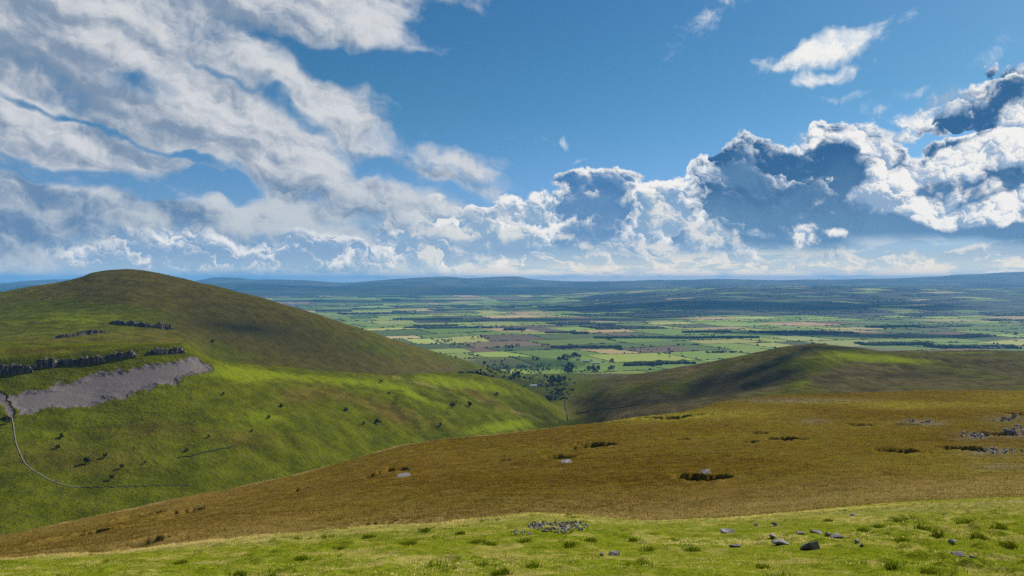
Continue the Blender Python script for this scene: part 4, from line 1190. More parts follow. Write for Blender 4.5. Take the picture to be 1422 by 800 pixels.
# ------------------------------------------------------------------ rock
def rock_mat(name, dark, light, lich, sc=1.0):
    m, n = new_mat(name)
    p = pos(n)
    a = n.noise(p, 1.6 * sc, 6, 0.65); b = n.noise(p, 9.0 * sc, 5, 0.7); v = n.voronoi(p, 3.0 * sc, 2.0, 0.6)
    g = n.mix(n.step(a, 0.35, 0.65), dark, light)
    g = n.mix(n.step(b + (a - .5) * .5, 0.56, 0.70) * 0.7, g, lich)
    return finish(m, n, g, 0.85, 0.15, a * 0.6 + b * 0.4 + v * 0.5, 0.7, 0.08 / sc)
M_ROCK = rock_mat('limestone', (.075, .071, .075), (.25, .236, .238), (.38, .37, .34))
def crag_mat():
    m, n = new_mat('crag_rock')
    p = pos(n)
    st = n.noise(n.mapping(p, (0, 0, 0), (0, 0, 0), (0.55, 0.55, 0.09), 'POINT'), 1.0, 5, 0.7)
    a = n.noise(p, 0.25, 5, 0.65)
    g = n.mix(n.step(st, 0.40, 0.62), (.022, .020, .018), (.120, .105, .092))
    g = n.mix(n.step(st + (a - .5) * .6, 0.56, 0.70), g, (.26, .24, .22))
    g = n.mix(n.step(a, 0.60, 0.72) * .7, g, (.055, .060, .014))
    return finish(m, n, g, 0.9, 0.0, st * 1.5 + a, 0.8, 0.8)
M_CRAG = crag_mat()
M_WALLSTONE = rock_mat('wall_stone', (.028, .027, .022), (.070, .066, .055), (.11, .10, .09), 0.6)

import bmesh
def rock_mesh(name, seed, sx, sy, sz):
    """an angular broken block: the hull of scattered points, edges slightly worn"""
    r = np.random.default_rng(seed)
    bm = bmesh.new()
    n_ = int(r.integers(11, 16))
    for i in range(n_):
        q = r.uniform(-1, 1, 3)
        q = q / max(abs(q).max(), .35) * r.uniform(.72, 1.0)
        bm.verts.new((q[0] * sx * .8, q[1] * sy * .8, q[2] * sz * .75))
    bmesh.ops.convex_hull(bm, input=bm.verts)
    bmesh.ops.delete(bm, geom=[v for v in bm.verts if not v.link_faces], context='VERTS')
    bmesh.ops.dissolve_limit(bm, angle_limit=radians(14), verts=bm.verts, edges=bm.edges)
    bmesh.ops.bevel(bm, geom=bm.edges[:], offset=.035, segments=1, affect='EDGES', clamp_overlap=True)
    bmesh.ops.recalc_face_normals(bm, faces=bm.faces)
    me = bpy.data.meshes.new(name)
    bm.to_mesh(me); bm.free()
    for p in me.polygons: p.use_smooth = False
    me.materials.append(M_ROCK)
    return me
ROCKS = [rock_mesh('rock', 11 + i, 1.0, r_[0], r_[1]) for i, r_ in enumerate([(.75, .60, .40), (.6, .46, .3), (.85, .42, .28), (.7, .70, 0), (.8, .58, 0), (.65, .52, .4)])]
def slope_normal(x, y):
    e = 0.25
    gx = (ground_z(x + e, y) - ground_z(x - e, y)) / (2 * e); gy = (ground_z(x, y + e) - ground_z(x, y - e)) / (2 * e)
    return Vector((-gx, -gy, 1)).normalized()
STONES = []
def put_rock(px, py, wpx, kind, label, group=None, sz=1.0, tilt=(0, 0), rz=None, sink=0.15, cat='rock', name='rock'):
    x, y, z, i, c = visible_hit(px, py, 0, 7)
    s = wpx / F * y / 2 * 1.12
    o = bpy.data.objects.new(name, ROCKS[kind])
    COL.objects.link(o)
    o.location = (x, y, z + s * sz * (.16 - .4 * sink) + .01)
    STONES.append((x, y, s))
    q = slope_normal(x, y).to_track_quat('Z', 'Y').to_euler()
    o.rotation_euler = (q.x + tilt[0], q.y + tilt[1], random.uniform(0, 6.28) if rz is None else rz)
    o.scale = (s, s, s * sz)
    return tag(o, label, cat, group)
put_rock(1124, 763, 36, 0, 'largest dark slab of rock tilted in the bright foreground grass', tilt=(-.25, .12), rz=.3, sz=1.15)
put_rock(1082, 757, 28, 2, 'pale flat rock just left of the largest dark slab', tilt=(-.35, .1), rz=.1)
put_rock(1074, 748, 16, 3, 'small upright stone behind the pale flat rock', sz=1.2)
put_rock(1161, 748, 22, 2, 'thin pale slab lying behind the right end of the largest slab', tilt=(-.3, -.1), rz=.2)
put_rock(1134, 741, 20, 4, 'brown weathered rock half sunk in a mound behind the largest slab', sz=.8)
put_rock(1112, 742, 16, 5, 'low dull rock at the left end of the sunken brown mound', sz=.7)
put_rock(1150, 745, 12, 3, 'small dark stone between the sunken brown rock and the thin pale slab')
put_rock(1010, 740, 24, 1, 'flat grey rock left of the rock group in short grass', rz=0.1, sz=.7)
put_rock(1076, 731, 13, 3, 'dark round stone above the rock group near the brow')
put_rock(1050, 730, 9, 4, 'little grey stone standing near the pale brow of grass')
put_rock(1184, 717, 13, 5, 'dark lone stone at the top edge of the bright grass')
put_rock(1021, 760, 20, 4, 'dark low rock beneath the flat grey rock', sz=.7)
put_rock(1322, 754, 16, 3, 'dark angular stone among the tussocks far to the right')
put_rock(1330, 772, 22, 1, 'long low slab nearest the bottom right tussocks', rz=.2, sz=.7)
put_rock(1351, 775, 14, 5, 'small flat stone right of the long low slab', sz=.7)
put_rock(1190, 754, 10, 4, 'pebble-like dark stone right of the thin pale slab')
put_rock(1198, 760, 11, 3, 'second small dark stone below right of the thin pale slab')
put_rock(852, 771, 22, 0, 'solitary grey pointed rock low in the middle of the green slope', sz=1.2, rz=.9)
put_rock(836, 772, 9, 4, 'small stone touching the solitary pointed rock')
put_rock(980, 658, 18, 2, 'pale rock lying in the largest shake hole of the moor', rz=0.1, sz=.5)
put_rock(786, 643, 20, 2, 'pale grey slab lying alone in the brown moor grass', rz=0.1, sz=.5)
put_rock(560, 662, 24, 2, 'pale slab in a shake hole on the left moor spur', rz=.1, sz=.5)
# rubble spread on the near brow
def rubble(n_, cx, cy_, rx, ry, s0, s1, label, group):
    for i in range(n_):
        a = random.uniform(0, 6.28); q = random.random() ** .6
        put_rock(cx + math.cos(a) * q * rx, cy_ + math.sin(a) * q * ry, random.uniform(s0, s1), random.randrange(6), label, group, sz=random.uniform(.7, 1.3), tilt=(random.uniform(-1.2, 1.2), random.uniform(-1.2, 1.2)), sink=.35, cat='stone', name='stone')
rubble(140, 777, 732, 42, 9, 3.2, 7.8, 'loose grey stone of the wide rubble patch on the grassy brow', 'stones of the wide rubble patch')
rubble(30, 752, 731, 22, 5, 2.4, 5, 'loose grey stone thinly strewn at the left of the rubble patch', 'stones strewn left of the rubble patch')
rubble(24, 725, 741, 17, 4, 2.6, 5.5, 'grey stone in the little outlying heap below the rubble patch', 'stones of the little outlying heap')
# limestone pavement on the far right of the moor
for (cx, cy_, rx, ry, n_, lab) in [(1352, 606, 26, 4, 24, 'grey limestone block in the left pavement patch on the moor'), (1412, 600, 22, 8, 34, 'blue-grey limestone block in the right edge pavement on the moor'),
                                   (1385, 628, 36, 5, 24, 'grey limestone block in the lower pavement patch on the moor'), (1272, 586, 22, 2.5, 8, 'grey limestone block in the far pavement strip on the moor'),
                                   (1395, 583, 24, 3, 10, 'grey limestone block beside the hollow at the moor edge')]:
    rubble(n_, cx, cy_, rx, ry, 4, 10, lab, lab.split(' in ')[-1].replace('the ', '', 1) + ' blocks' if ' in ' in lab else 'blocks beside the moor edge hollow')

# crags: ribs and clefts of dark rock standing out of the hillside
def crag(spans, depth, label, seed, smin, smax):
    """a rock face: one sheet over the lip, cleft downward and stepped along its beds, dying into the turf at its ends"""
    V, Q = [], []
    for (p0, p1, t0, t1, b0, b1) in spans:
        nu, nv = max(10, int((p1 - p0) * 1.6)), 18
        U = np.linspace(0, 1, nu)
        px = p0 + (p1 - p0) * U
        bt = b0 + (b1 - b0) * U + 1.0; tp = t0 + (t1 - t0) * U
        H = np.array([visible_hit(a_, c_, smin, smax)[:3] for a_, c_ in zip(px, bt)])
        x, y, z = H.T
        y = np.convolve(np.pad(y, 3, mode='edge'), np.ones(7) / 7, 'valid')
        z = np.array([ground_z(a_, c_) for a_, c_ in zip(x, y)])
        h = np.maximum(-(tp - HY) / F * y - z, 0.5) * .70
        env = np.clip(np.minimum(U, 1 - U) * 6, 0, 1) ** .6
        brk = .7 * perlin(x / 8.0 + seed * 3.1, x * 0 + seed) + np.round(1.4 * perlin(x / 2.6 + seed, x * 0 + 5.0) + .8 * perlin(x / 1.1 + seed, x * 0 + 2.0), 0) * .5
        h = h * env * np.clip(.85 + .85 * brk, .03, 1.15)
        rows = []
        for j in range(nv):
            f = j / (nv - 1)
            cl = ridged(x + 0 * f, np.full(nu, f * 1.2 + seed * 2.0), 2.3, 3, seed)
            bed = np.round((f + .12 * perlin(x / 6.0, x * 0 + 9 + seed)) * 4) / 4
            fr = np.clip(f / .78, 0, 1)
            out = (cl * 1.0 - .2) * env * (1 - .4 * f) * np.sin(np.pi * np.clip(f * .85 + .12, 0, 1))
            yy = y - 1.2 - out + bed * h * .28
            zz = z - .8 + (h + .8) * fr + .25 * perlin(x / 1.7 + 3 * f, x * 0 + f * 7 + seed)
            if f > .78:
                g = (f - .78) / .22
                yy = y - 1.2 + .28 * h + g * depth * 1.6
                zz = z + h + g * g * (-1.6 * h * .3) + .3 * perlin(x / 2.0, x * 0 + f * 20)
            rows.append(np.stack([x + .5 * perlin(x / 2.2 + 8 * f, x * 0 + seed), yy, zz], -1))
        base = sum(len(a_) for a_ in V)
        V.append(np.stack(rows, 0).reshape(-1, 3))
        idx = np.arange(nv * nu).reshape(nv, nu) + base
        Q.append(np.stack([idx[:-1, :-1], idx[:-1, 1:], idx[1:, 1:], idx[1:, :-1]], -1).reshape(-1, 4))
    o = arr_mesh('crag', np.concatenate(V), np.concatenate(Q), M_CRAG, None, False)
    return tag(o, label, 'crag')
crag([(-40, 46, 503, 498, 522, 516)], 5, 'broken dark crag at the left picture edge above the scree', 1, 9.2, 11.6)
crag([(45, 80, 494, 492, 511, 508)], 5, 'blocky crag second from the left above the scree', 2, 9.2, 11.6)
crag([(80, 110, 494, 494, 505, 506)], 5, 'short low crag in the middle of the scree head', 3, 9.2, 11.6)
crag([(104, 147, 491, 489, 505, 503)], 5, 'dark upright crag with a shaded left end above the scree', 4, 9.2, 11.6)
crag([(145, 190, 486, 483.5, 498, 494)], 4, 'pale broken crag thinning out to the right above the scree', 5, 9.2, 11.6)
crag([(203, 258, 480, 478, 491, 489)], 4, 'grey fluted crag at the right-hand end of the bench', 6, 9.2, 11.6)
crag([(150, 216, 440, 446, 449, 455)], 6, 'dark crag band high on the hill flank', 7, 12.6, 15)
crag([(212, 238, 443, 445, 455, 458)], 6, 'short dark crag at the right end of the high band', 8, 12.6, 15)
crag([(72, 146, 463, 453, 470, 461)], 4, 'low broken crag on the slope above the bench', 9, 12.6, 15)

# ------------------------------------------------------------------ drystone walls
M_PALEWALL = rock_mat('pale_wall_stone', (.15, .14, .125), (.27, .26, .235), (.34, .33, .30), 0.6)
def wall(pts, h, w, label, smin=8, smax=17, mat=None, name='drystone_wall', plain=False, gap=0.0):
    P = []
    pts = np.array(pts, float)
    d = np.concatenate([[0], np.cumsum(np.hypot(*np.diff(pts, axis=0).T))])
    n_ = max(4, int(d[-1] / 2))
    for t in np.linspace(0, d[-1], n_):
        a, b = np.interp(t, d, pts[:, 0]), np.interp(t, d, pts[:, 1])
        if plain: P.append(plain_hit(a, b))
        else: P.append(visible_hit(a, b, smin, smax)[:3])
    P = np.array(P)
    if len(P) > 6:
        for _ in range(2):
            P[1:-1, :2] = (P[:-2, :2] + P[1:-1, :2] * 2 + P[2:, :2]) / 4
        if not plain:
            P[:, 2] = [ground_z(x, y) for x, y in P[:, :2]]
    tx, ty = np.gradient(P[:, 0]), np.gradient(P[:, 1])
    L = np.hypot(tx, ty) + 1e-6
    nx, ny = -ty / L * w / 2, tx / L * w / 2
    hh = h * rng.uniform(.8, 1.15, len(P))
    ring = []
    for sx, zz in ((1.3, -.5), (1.0, hh * .85), (.5, hh), (-.5, hh), (-1.0, hh * .85), (-1.3, -.5)):
        ring.append(np.stack([P[:, 0] + nx * sx, P[:, 1] + ny * sx, P[:, 2] + zz], -1))
    V = np.stack(ring, 1).reshape(-1, 3)
    i = np.arange(len(P) - 1) * 6
    Q = np.concatenate([np.stack([i + k, i + k + 1, i + k + 7, i + k + 6], -1) for k in range(5)])
    o = arr_mesh(name, V, Q, mat or M_WALLSTONE, None, False)
    return tag(o, label, 'wall')
wall([(17, 582), (20, 602), (22, 616), (27, 630), (34, 644), (44, 654), (56, 661), (70, 669), (84, 674), (98, 677), (112, 678.5)], 0.5, 0.6, 'pale drystone wall curving down from the scree across the green slope', mat=M_PALEWALL)
wall([(112, 678.5), (140, 678), (180, 677), (225, 675.5), (262, 675)], 0.5, 0.6, 'faint ruined wall running level along the valley foot')
wall([(546, 519), (562, 517), (581, 516), (600, 515), (623, 513)], 1.0, 0.9, 'dark wall along the dip behind the green shoulder', 11.3, 17)
wall([(623, 513), (632, 508), (640, 505), (648, 503)], 1.1, 0.9, 'short wall climbing the lower right flank of the conical hill', 11.3, 17)
wall([(300, 470), (340, 470), (380, 471), (412, 471.5)], 0.8, 0.7, 'thin level wall high across the brown hillside', 12.6, 15)
wall([(785, 548), (786, 556), (785, 565), (788, 574), (789, 584)], 2.2, 1.6, 'dark wall dropping straight to the beck on the fell foot', 8, 17)
wall([(800, 575), (830, 569), (870, 566), (905, 556), (935, 540)], 1.0, 0.8, 'long wall crossing the lower slope of the dark fell', 8, 15)
wall([(247, 638), (262, 635), (280, 631), (300, 626), (322, 622)], 0.7, 1.6, 'dark rushy bank line across the green slope', 8, 11, M_SHRUB, 'rushy_bank')

# ------------------------------------------------------------------ hawthorns on the slopes
def shrub_proto(seed):
    r = np.random.default_rng(seed)
    cv, cf, tv, tf = tree_proto(seed, 3.2, 2.0, 9, 20)
    return two_part('hawthorn_bush', cv, cf, tv, tf, M_SHRUB)
SHR = [shrub_proto(40 + k) for k in range(3)]
su = [False] * 3
def put_shrub(px, py, w, label, group=None, smin=8, smax=16):
    x, y, z, i, c = visible_hit(px, py + 2, smin, smax)
    s = w / F * y / 4.6
    k = random.randrange(3)
    if not su[k]:
        t = SHR[k]; su[k] = True; t.location = (x, y, z); t.scale = (s, s, s)
    else:
        t = dup(SHR[k], (x, y, z), random.uniform(0, 6.28), s)
    return tag(t, label, 'bush', group)
for px, py, w, lab in [(86, 608, 10, 'dark bush upper of the pair right of the curving wall'), (80, 624, 9, 'dark bush lower of the pair right of the curving wall'), (121, 643, 14, 'biggest dark bush on the green slope right of the curving wall'),
                       (146, 635, 10, 'dark bush just above right of the biggest bush'), (169, 649, 9, 'dark bush right of and below the biggest bush'), (155, 666, 11, 'dark bush lowest on the slope near the ruined wall'),
                       (201, 643, 6, 'small bush at the left end of the rushy bank line'), (259, 626, 8, 'small bush above the rushy bank line'), (290, 609, 7, 'lone bush well above the right end of the rushy bank'),
                       (8, 588, 16, 'dark bush under the scree tip at the left picture edge'), (373, 581, 7, 'lone bush on the middle of the bright shoulder slope'), (391, 565, 8, 'bush beside the brown patch of the shoulder'),
                       (480, 570, 8, 'bush on the right edge of the shoulder brown patch'), (524, 588, 10, 'darkest bush among the grooves of the shoulder'), (505, 589, 6, 'small bush left of the darkest bush in the grooves'),
                       (540, 546, 5, 'tiny bush high under the shoulder crest'), (628, 564, 10, 'left bush of the pair near the shoulder end'), (652, 564, 12, 'right bush of the pair near the shoulder end'),
                       (690, 547, 6, 'bush on the last green fold'), (310, 549, 6, 'small bush in the bright grass right of the scree tip'), (529, 530, 5, 'tiny bush at the crest left of the pale track fold'),
                       (295, 475, 7, 'lone dark bush on the hill flank right of the crag'), (612, 590, 6, 'bush in the low grooves near the moor brow'), (350, 600, 5, 'tiny bush on the olive middle slope')]:
    put_shrub(px, py, w, lab)

# ------------------------------------------------------------------ farm and hut
def plain_mat(name, col, col2, sc=1.0, rough=.8):
    m, n = new_mat(name)
    return finish(m, n, n.mix(n.noise(pos(n), sc, 4, .6), col, col2), rough, 0.2)
M_STONEW = plain_mat('farm_stone', (.16, .15, .14), (.28, .27, .25), .6)
M_SLATE = plain_mat('slate_roof', (.10, .11, .125), (.17, .18, .20), .5)
M_SHEET = plain_mat('pale_sheet_roof', (.30, .33, .37), (.40, .43, .47), .3)
M_WHITE = plain_mat('white_render', (.62, .62, .60), (.75, .75, .72), .5)
M_DOOR = plain_mat('dark_door', (.03, .03, .03), (.06, .05, .045), 1.0)
def boxes(name, bs, mat, parent):
    V, Q = [], []
    for (x0, x1, y0, y1, z0, z1) in bs:
        b = len(V)
        V += [(x, y, z) for z in (z0, z1) for x, y in ((x0, y0), (x1, y0), (x1, y1), (x0, y1))]
        Q += [(b, b + 3, b + 2, b + 1), (b + 4, b + 5, b + 6, b + 7)] + [(b + k, b + (k + 1) % 4, b + 4 + (k + 1) % 4, b + 4 + k) for k in range(4)]
    o = arr_mesh(name, np.array(V, float), np.array(Q), mat, None, False)
    o.parent = parent
    return o
def building(px, py, L, W, H, R, rz, wallm, roofm, label, cat, name, hit=None, windows=0):
    x, y, z = hit or plain_hit(px, py)
    root = bpy.data.objects.new(name, None); COL.objects.link(root)
    root.location = (x, y, z - .3); root.rotation_euler = (0, 0, rz)
    tag(root, label, cat)
    l, w = L / 2, W / 2
    gv = [(-l, -w, 0), (l, -w, 0), (l, w, 0), (-l, w, 0), (-l, -w, H), (l, -w, H), (l, w, H), (-l, w, H), (-l, 0, H + R), (l, 0, H + R)]
    me = bpy.data.meshes.new('wall')
    me.from_pydata(gv, [], [(0, 1, 5, 4), (2, 3, 7, 6), (1, 2, 6, 9, 5), (3, 0, 4, 8, 7)])
    me.materials.append(wallm); o = bpy.data.objects.new('wall', me); COL.objects.link(o); o.parent = root
    e, t = .5, .25
    sl = R / w
    rv = []
    for s in (-1, 1):
        rv += [(-l - e, s * (w + e), H - sl * e + .05), (l + e, s * (w + e), H - sl * e + .05), (l + e, 0, H + R + .05), (-l - e, 0, H + R + .05)]
    rv += [(a, b, c + t) for a, b, c in rv]
    rf = []
    for k in (0, 4):
        rf += [(k, k + 1, k + 2, k + 3), (k + 8, k + 11, k + 10, k + 9)] + [(k + i, k + (i + 1) % 4, k + 8 + (i + 1) % 4, k + 8 + i) for i in range(4)]
    me = bpy.data.meshes.new('roof'); me.from_pydata(rv, [], rf); me.materials.append(roofm)
    o = bpy.data.objects.new('roof', me); COL.objects.link(o); o.parent = root
    boxes('door', [(-1.6, 1.6, -w - .08, -w + .02, .1, min(H - .5, 3.2))], M_DOOR, root)
    for k in range(windows):
        xx = -l + (k + .5) * L / windows
        if abs(xx) > 2.6: boxes('window', [(xx - .6, xx + .6, -w - .06, -w + .02, 1.4, 2.8)], M_DOOR, root)
    return root
building(815, 503.0, 34, 15, 6.5, 3.2, .10, M_STONEW, M_SHEET, 'large pale-roofed barn in the middle of the farm', 'barn', 'barn')
building(828, 505.3, 36, 13, 5, 2.6, -.06, M_STONEW, M_SHEET, 'long low pale-roofed shed at the right front of the farm', 'barn', 'barn')
building(803, 500.5, 20, 11, 6, 3.4, .25, M_STONEW, M_SLATE, 'grey slate-roofed farmhouse under the tall trees', 'farmhouse', 'farmhouse', windows=4)
building(822, 500.8, 26, 12, 5.5, 2.8, 1.2, M_STONEW, M_SLATE, 'dark slate-roofed barn turned end-on behind the pale barn', 'barn', 'barn')
building(838, 503.0, 18, 10, 4.5, 2.2, .05, M_STONEW, M_SLATE, 'small dark shed at the right-hand end of the farm', 'shed', 'shed')
hx_, hy_, hz_, _, _ = visible_hit(741, 537, 10.5, 17)
building(0, 0, hy_ / F * 9, hy_ / F * 4, hy_ / F * 2.0, hy_ / F * .9, .05, M_WHITE, M_SHEET, 'tiny white hut alone on the end of the green shoulder', 'hut', 'hut', (hx_, hy_, hz_))
# a few white farms far out on the plain
for k, (px, py, lab) in enumerate([(690, 453, 'white farmhouse beyond the tree belt left of the copse'), (960, 447, 'white farmhouse among sunlit fields beyond the long belt'), (745, 447, 'white farmhouse above the rounded copse'), (1090, 452, 'white farmhouse behind the big dark wood'),
                                   (620, 450, 'white farmhouse off the conical hill flank'), (1050, 431, 'white farmstead far out before the dark rise'), (905, 431, 'white farmstead far out on the green plain'), (575, 437, 'white farmstead far out beyond the hill')]):
    building(px, py, 30, 12, 7, 4, random.uniform(-.5, .5), M_WHITE, M_SLATE, lab, 'farmhouse', 'farmhouse', windows=4)
# ------------------------------------------------------------------ grass blades
def blade_mat(name, stops, dark):
    m, n = new_mat(name)
    t = n.attr('tint')
    r = n.new('ShaderNodeValToRGB')
    n.link(t, r.inputs[0])
    e = r.color_ramp.elements
    e[0].position, e[0].color = stops[0][0], (*stops[0][1], 1)
    e[1].position, e[1].color = stops[-1][0], (*stops[-1][1], 1)
    for p, c in stops[1:-1]:
        x = e.new(p); x.color = (*c, 1)
    return finish_leaf(m, n, E(n, r.outputs[0]), 0.5)
M_BLADE = blade_mat('grass_blades', [(0, (.030, .034, .005)), (.25, (.105, .150, .005)), (.52, (.270, .300, .010)), (.78, (.50, .43, .09)), (1, (.72, .57, .24))], None)
M_BENT = blade_mat('moor_bents', [(0, (.030, .020, .004)), (.3, (.082, .052, .007)), (.6, (.142, .096, .016)), (.8, (.160, .135, .018)), (1, (.36, .27, .095))], None)
def lookup(px, Y):
    """height of the lofted land at (px column, distance), arrays"""
    c = np.clip((px - PX0) / DPX, 0, len(cols) - 1.001); c0 = c.astype(int); f = c - c0
    out = np.empty(len(px))
    z = np.zeros(len(px))
    order = np.argsort(c0)
    bounds = np.searchsorted(c0[order], np.arange(len(cols) + 1))
    for k in range(len(cols) - 1):
        ii = order[bounds[k]:bounds[k + 1]]
        if len(ii) == 0: continue
        z0 = np.interp(Y[ii], Yr[:, k], Zr[:, k]); z1 = np.interp(Y[ii], Yr[:, k + 1], Zr[:, k + 1])
        z[ii] = z0 * (1 - f[ii]) + z1 * f[ii]
    return z
def blades(name, px, Y, per, h, w, spread, tint, mat, label, lean=0.5):
    n_ = len(px)
    X = Y * (px - HX) / F
    Z = lookup(px, Y)
    per_i = per
    N_ = n_ * per_i
    bx = np.repeat(X, per_i) + rng.normal(0, 1, N_) * np.repeat(spread, per_i)
    by = np.repeat(Y, per_i) + rng.normal(0, 1, N_) * np.repeat(spread, per_i)
    bz = np.repeat(Z, per_i) - .03
    hh = np.repeat(h, per_i) * rng.uniform(.5, 1.2, N_)
    a = rng.uniform(0, 2 * np.pi, N_)
    la = rng.uniform(0, lean, N_) * hh
    ld = rng.uniform(0, 2 * np.pi, N_)
    ww = np.repeat(w, per_i) * rng.uniform(.6, 1.3, N_)
    p0 = np.stack([bx - np.cos(a) * ww, by - np.sin(a) * ww * .4, bz], -1)
    p1 = np.stack([bx + np.cos(a) * ww, by + np.sin(a) * ww * .4, bz], -1)
    p2 = np.stack([bx + np.cos(ld) * la + .35 * hh * .4, by + np.sin(ld) * la, bz + hh], -1)
    V = np.stack([p0, p1, p2], 1).reshape(-1, 3)
    T = np.arange(N_ * 3).reshape(-1, 3)
    ti = np.clip(np.repeat(np.repeat(tint, per_i) + rng.normal(0, .09, N_), 3), 0, 1)
    o = arr_mesh(name, V, T, mat, {'tint': ti}, False)
    return tag(o, label, 'grass', None, 'stuff')
# short sward with tussocks on the near slope
n_ = 150000
Y = np.sqrt(rng.uniform(15.0 ** 2, 76.0 ** 2, n_)); px = rng.uniform(-180, 1600, n_)
X = Y * (px - HX) / F
cl = fbm(X, Y, 2.2, 3, .55, 12.0); cl2 = fbm(X, Y, 7.0, 3, .5, 15.0)
brow = np.interp(px, cols, np.exp(kt[2]))
nearbrow = np.exp(-((Y - brow * 1.02) / 3.5) ** 2) * (1 - .6 * sstep(px, 1050, 1200))
rt = sstep(px, 1230, 1380) * .5
cl3 = fbm(X, Y * 2.2, 16.0, 3, .5, 19.0)
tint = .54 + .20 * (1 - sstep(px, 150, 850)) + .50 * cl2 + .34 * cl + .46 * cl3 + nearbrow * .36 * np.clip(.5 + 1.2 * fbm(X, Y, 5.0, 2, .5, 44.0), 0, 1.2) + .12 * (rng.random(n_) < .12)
sp = perlin(X / .9 + 5, Y / 1.2) + .5 * perlin(X / .4, Y / .5 + 3)
tint = np.where((sp > .40 - .30 * sstep(px, 1180, 1320) - .12 * cl2) & (Y < brow * 1.1), .08 + .20 * rng.random(n_), tint)
sb = (Y > brow - 5) & (Y < brow + 9) & (rng.random(n_) < (.75 - .45 * sstep(px, 520, 700) + .25 * sstep(px, 850, 950)) * (1 - sstep(px, 1120, 1240)) * np.clip(.8 + fbm(X, Y, 6.0, 2, .5, 47.0), 0, 1))
tint = np.where(sb, .86 + .14 * rng.random(n_), tint)
tus = cl > .56
tint = np.where(tus, .14 + .2 * rng.random(n_), tint)
tint = np.where((rt > 0) & (rng.random(n_) < rt) & (cl > -.1), .22 + .5 * rng.random(n_), tint)
hgt = np.where(tus, .13, .050) * (1 + .5 * cl2) + nearbrow * .07
st_ = np.array([q for q in STONES if q[1] < 80])
clear = np.ones(n_, bool)
for (sx_, sy_, ss_) in st_:
    clear &= ((X - sx_) ** 2 + ((Y - sy_) * .8) ** 2) > (ss_ * 1.0) ** 2
    clear &= ~((np.abs(X - sx_) < ss_ * .8) & (Y < sy_) & (Y > sy_ - ss_ * 1.8) & (rng.random(n_) < .6))
px, Y, hgt, tint, n_ = px[clear], Y[clear], hgt[clear], tint[clear], int(clear.sum())
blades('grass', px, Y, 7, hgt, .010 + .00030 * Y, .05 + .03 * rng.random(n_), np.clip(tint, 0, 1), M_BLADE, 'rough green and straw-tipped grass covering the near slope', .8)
# dark rushy tussocks standing out of it
TUSS = [(566, 757, 16), (662, 754, 12), (681, 757, 10), (791, 760, 12), (695, 799, 16), (512, 747, 14), (1290, 800, 14), (1250, 725, 20), (1280, 735, 24), (1340, 728, 24), (1390, 735, 20), (1220, 733, 14), (1360, 745, 16), (960, 765, 14), (590, 738, 8), (470, 764, 10),
        (640, 742, 8), (330, 800, 10), (900, 765, 10), (1240, 790, 14), (1400, 760, 16), (1300, 745, 14), (880, 752, 8), (730, 752, 8), (820, 752, 8), (1255, 752, 8), (1200, 738, 10), (1150, 725, 8), (420, 778, 8), (250, 783, 8), (740, 788, 10), (1060, 790, 12)]
tp, tY, tw = [], [], []
for a, b, w in TUSS:
    x, y, z, i, c = visible_hit(a, b, 0, 3.2)
    r_ = w / F * y * .5
    for k in range(26):
        q = random.gauss(0, .5) * r_; q2 = random.gauss(0, .5) * r_
        tY.append(y + q2); tp.append(HX + F * (x + q) / (y + q2)); tw.append(r_)
tp, tY, tw = map(np.array, (tp, tY, tw))
blades('tussocks', tp, tY, 9, .10 + .30 * tw, .010 + .0003 * tY, .06 + .04 * rng.random(len(tp)), np.clip(.08 + .22 * rng.random(len(tp)), 0, 1), M_BLADE, 'dark rushy tussocks dotted over the near slope', .9)
# bents on the moor
n_ = 230000
u_ = rng.random(n_)
Y = np.exp(np.log(58) + (np.log(640) - np.log(58)) * u_ ** .8); px = rng.uniform(-180, 1600, n_)
sg = np.zeros(n_)
Yk = np.exp(kt)
e6 = np.interp(px, cols, Yk[6]); e3 = np.interp(px, cols, Yk[3])
keep = (Y < e6 * 1.06) & (Y > np.where(px > 950, e3 * .80, e3 * .95))
for (hx, hy, r, ry) in HOLE_AT:
    keep &= (((Y * (px - HX) / F - hx) / r) ** 2 + ((Y - hy) / ry) ** 2) > .92 ** 2
    keep &= ~((np.abs(Y * (px - HX) / F - hx) < r * .8) & (Y < hy) & (Y > hy - ry * 1.5))
for (sx_, sy_, ss_) in STONES:
    if sy_ > 90: keep &= ((Y * (px - HX) / F - sx_) ** 2 + ((Y - sy_ + ss_) / 2.0) ** 2) > (ss_ * 1.1) ** 2
px, Y = px[keep], Y[keep]; n_ = len(px)
X = Y * (px - HX) / F
cl = fbm(X, Y, 9.0, 4, .6, 22.0); cl2 = fbm(X, Y, 60.0, 3, .5, 25.0)
cl3 = fbm(X * .5, Y * 1.4, 26.0, 4, .6, 27.0)
tint = .46 + .26 * cl + .24 * cl2 + .24 * cl3
ol = sstep(fbm(X, Y * .8, 70.0, 3, .5, 91.0) + .35 * sstep(px, 800, 1150), .05, .35)
tint = np.where(rng.random(n_) < .7 * ol, .76 + .08 * rng.random(n_), tint)
d1 = perlin(X / 5.0, Y / 7.0 + 2) + .6 * perlin(X / 1.9 + 7, Y / 2.6)
tint = np.where(d1 > .42, .06 + .14 * rng.random(n_), tint)
s1 = perlin(X / 7.0 + 30, Y / 5.0) + .6 * fbm(X, Y, 30.0, 3, .5, 33.0)
tint = np.where((s1 > .42) & (rng.random(n_) < .5), .86 + .12 * rng.random(n_), tint)
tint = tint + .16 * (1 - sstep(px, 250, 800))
tint = np.where((Y < e3[keep] * 1.30) & (rng.random(n_) < .62), .80 + .2 * rng.random(n_), tint) 
cb = np.abs(Y / np.interp(px, cols, Yk[6]) - .995) < .05
tint = np.where(cb & (rng.random(n_) < .85 * (1 - .6 * sstep(px, 750, 900))), .9 + .1 * rng.random(n_), tint)
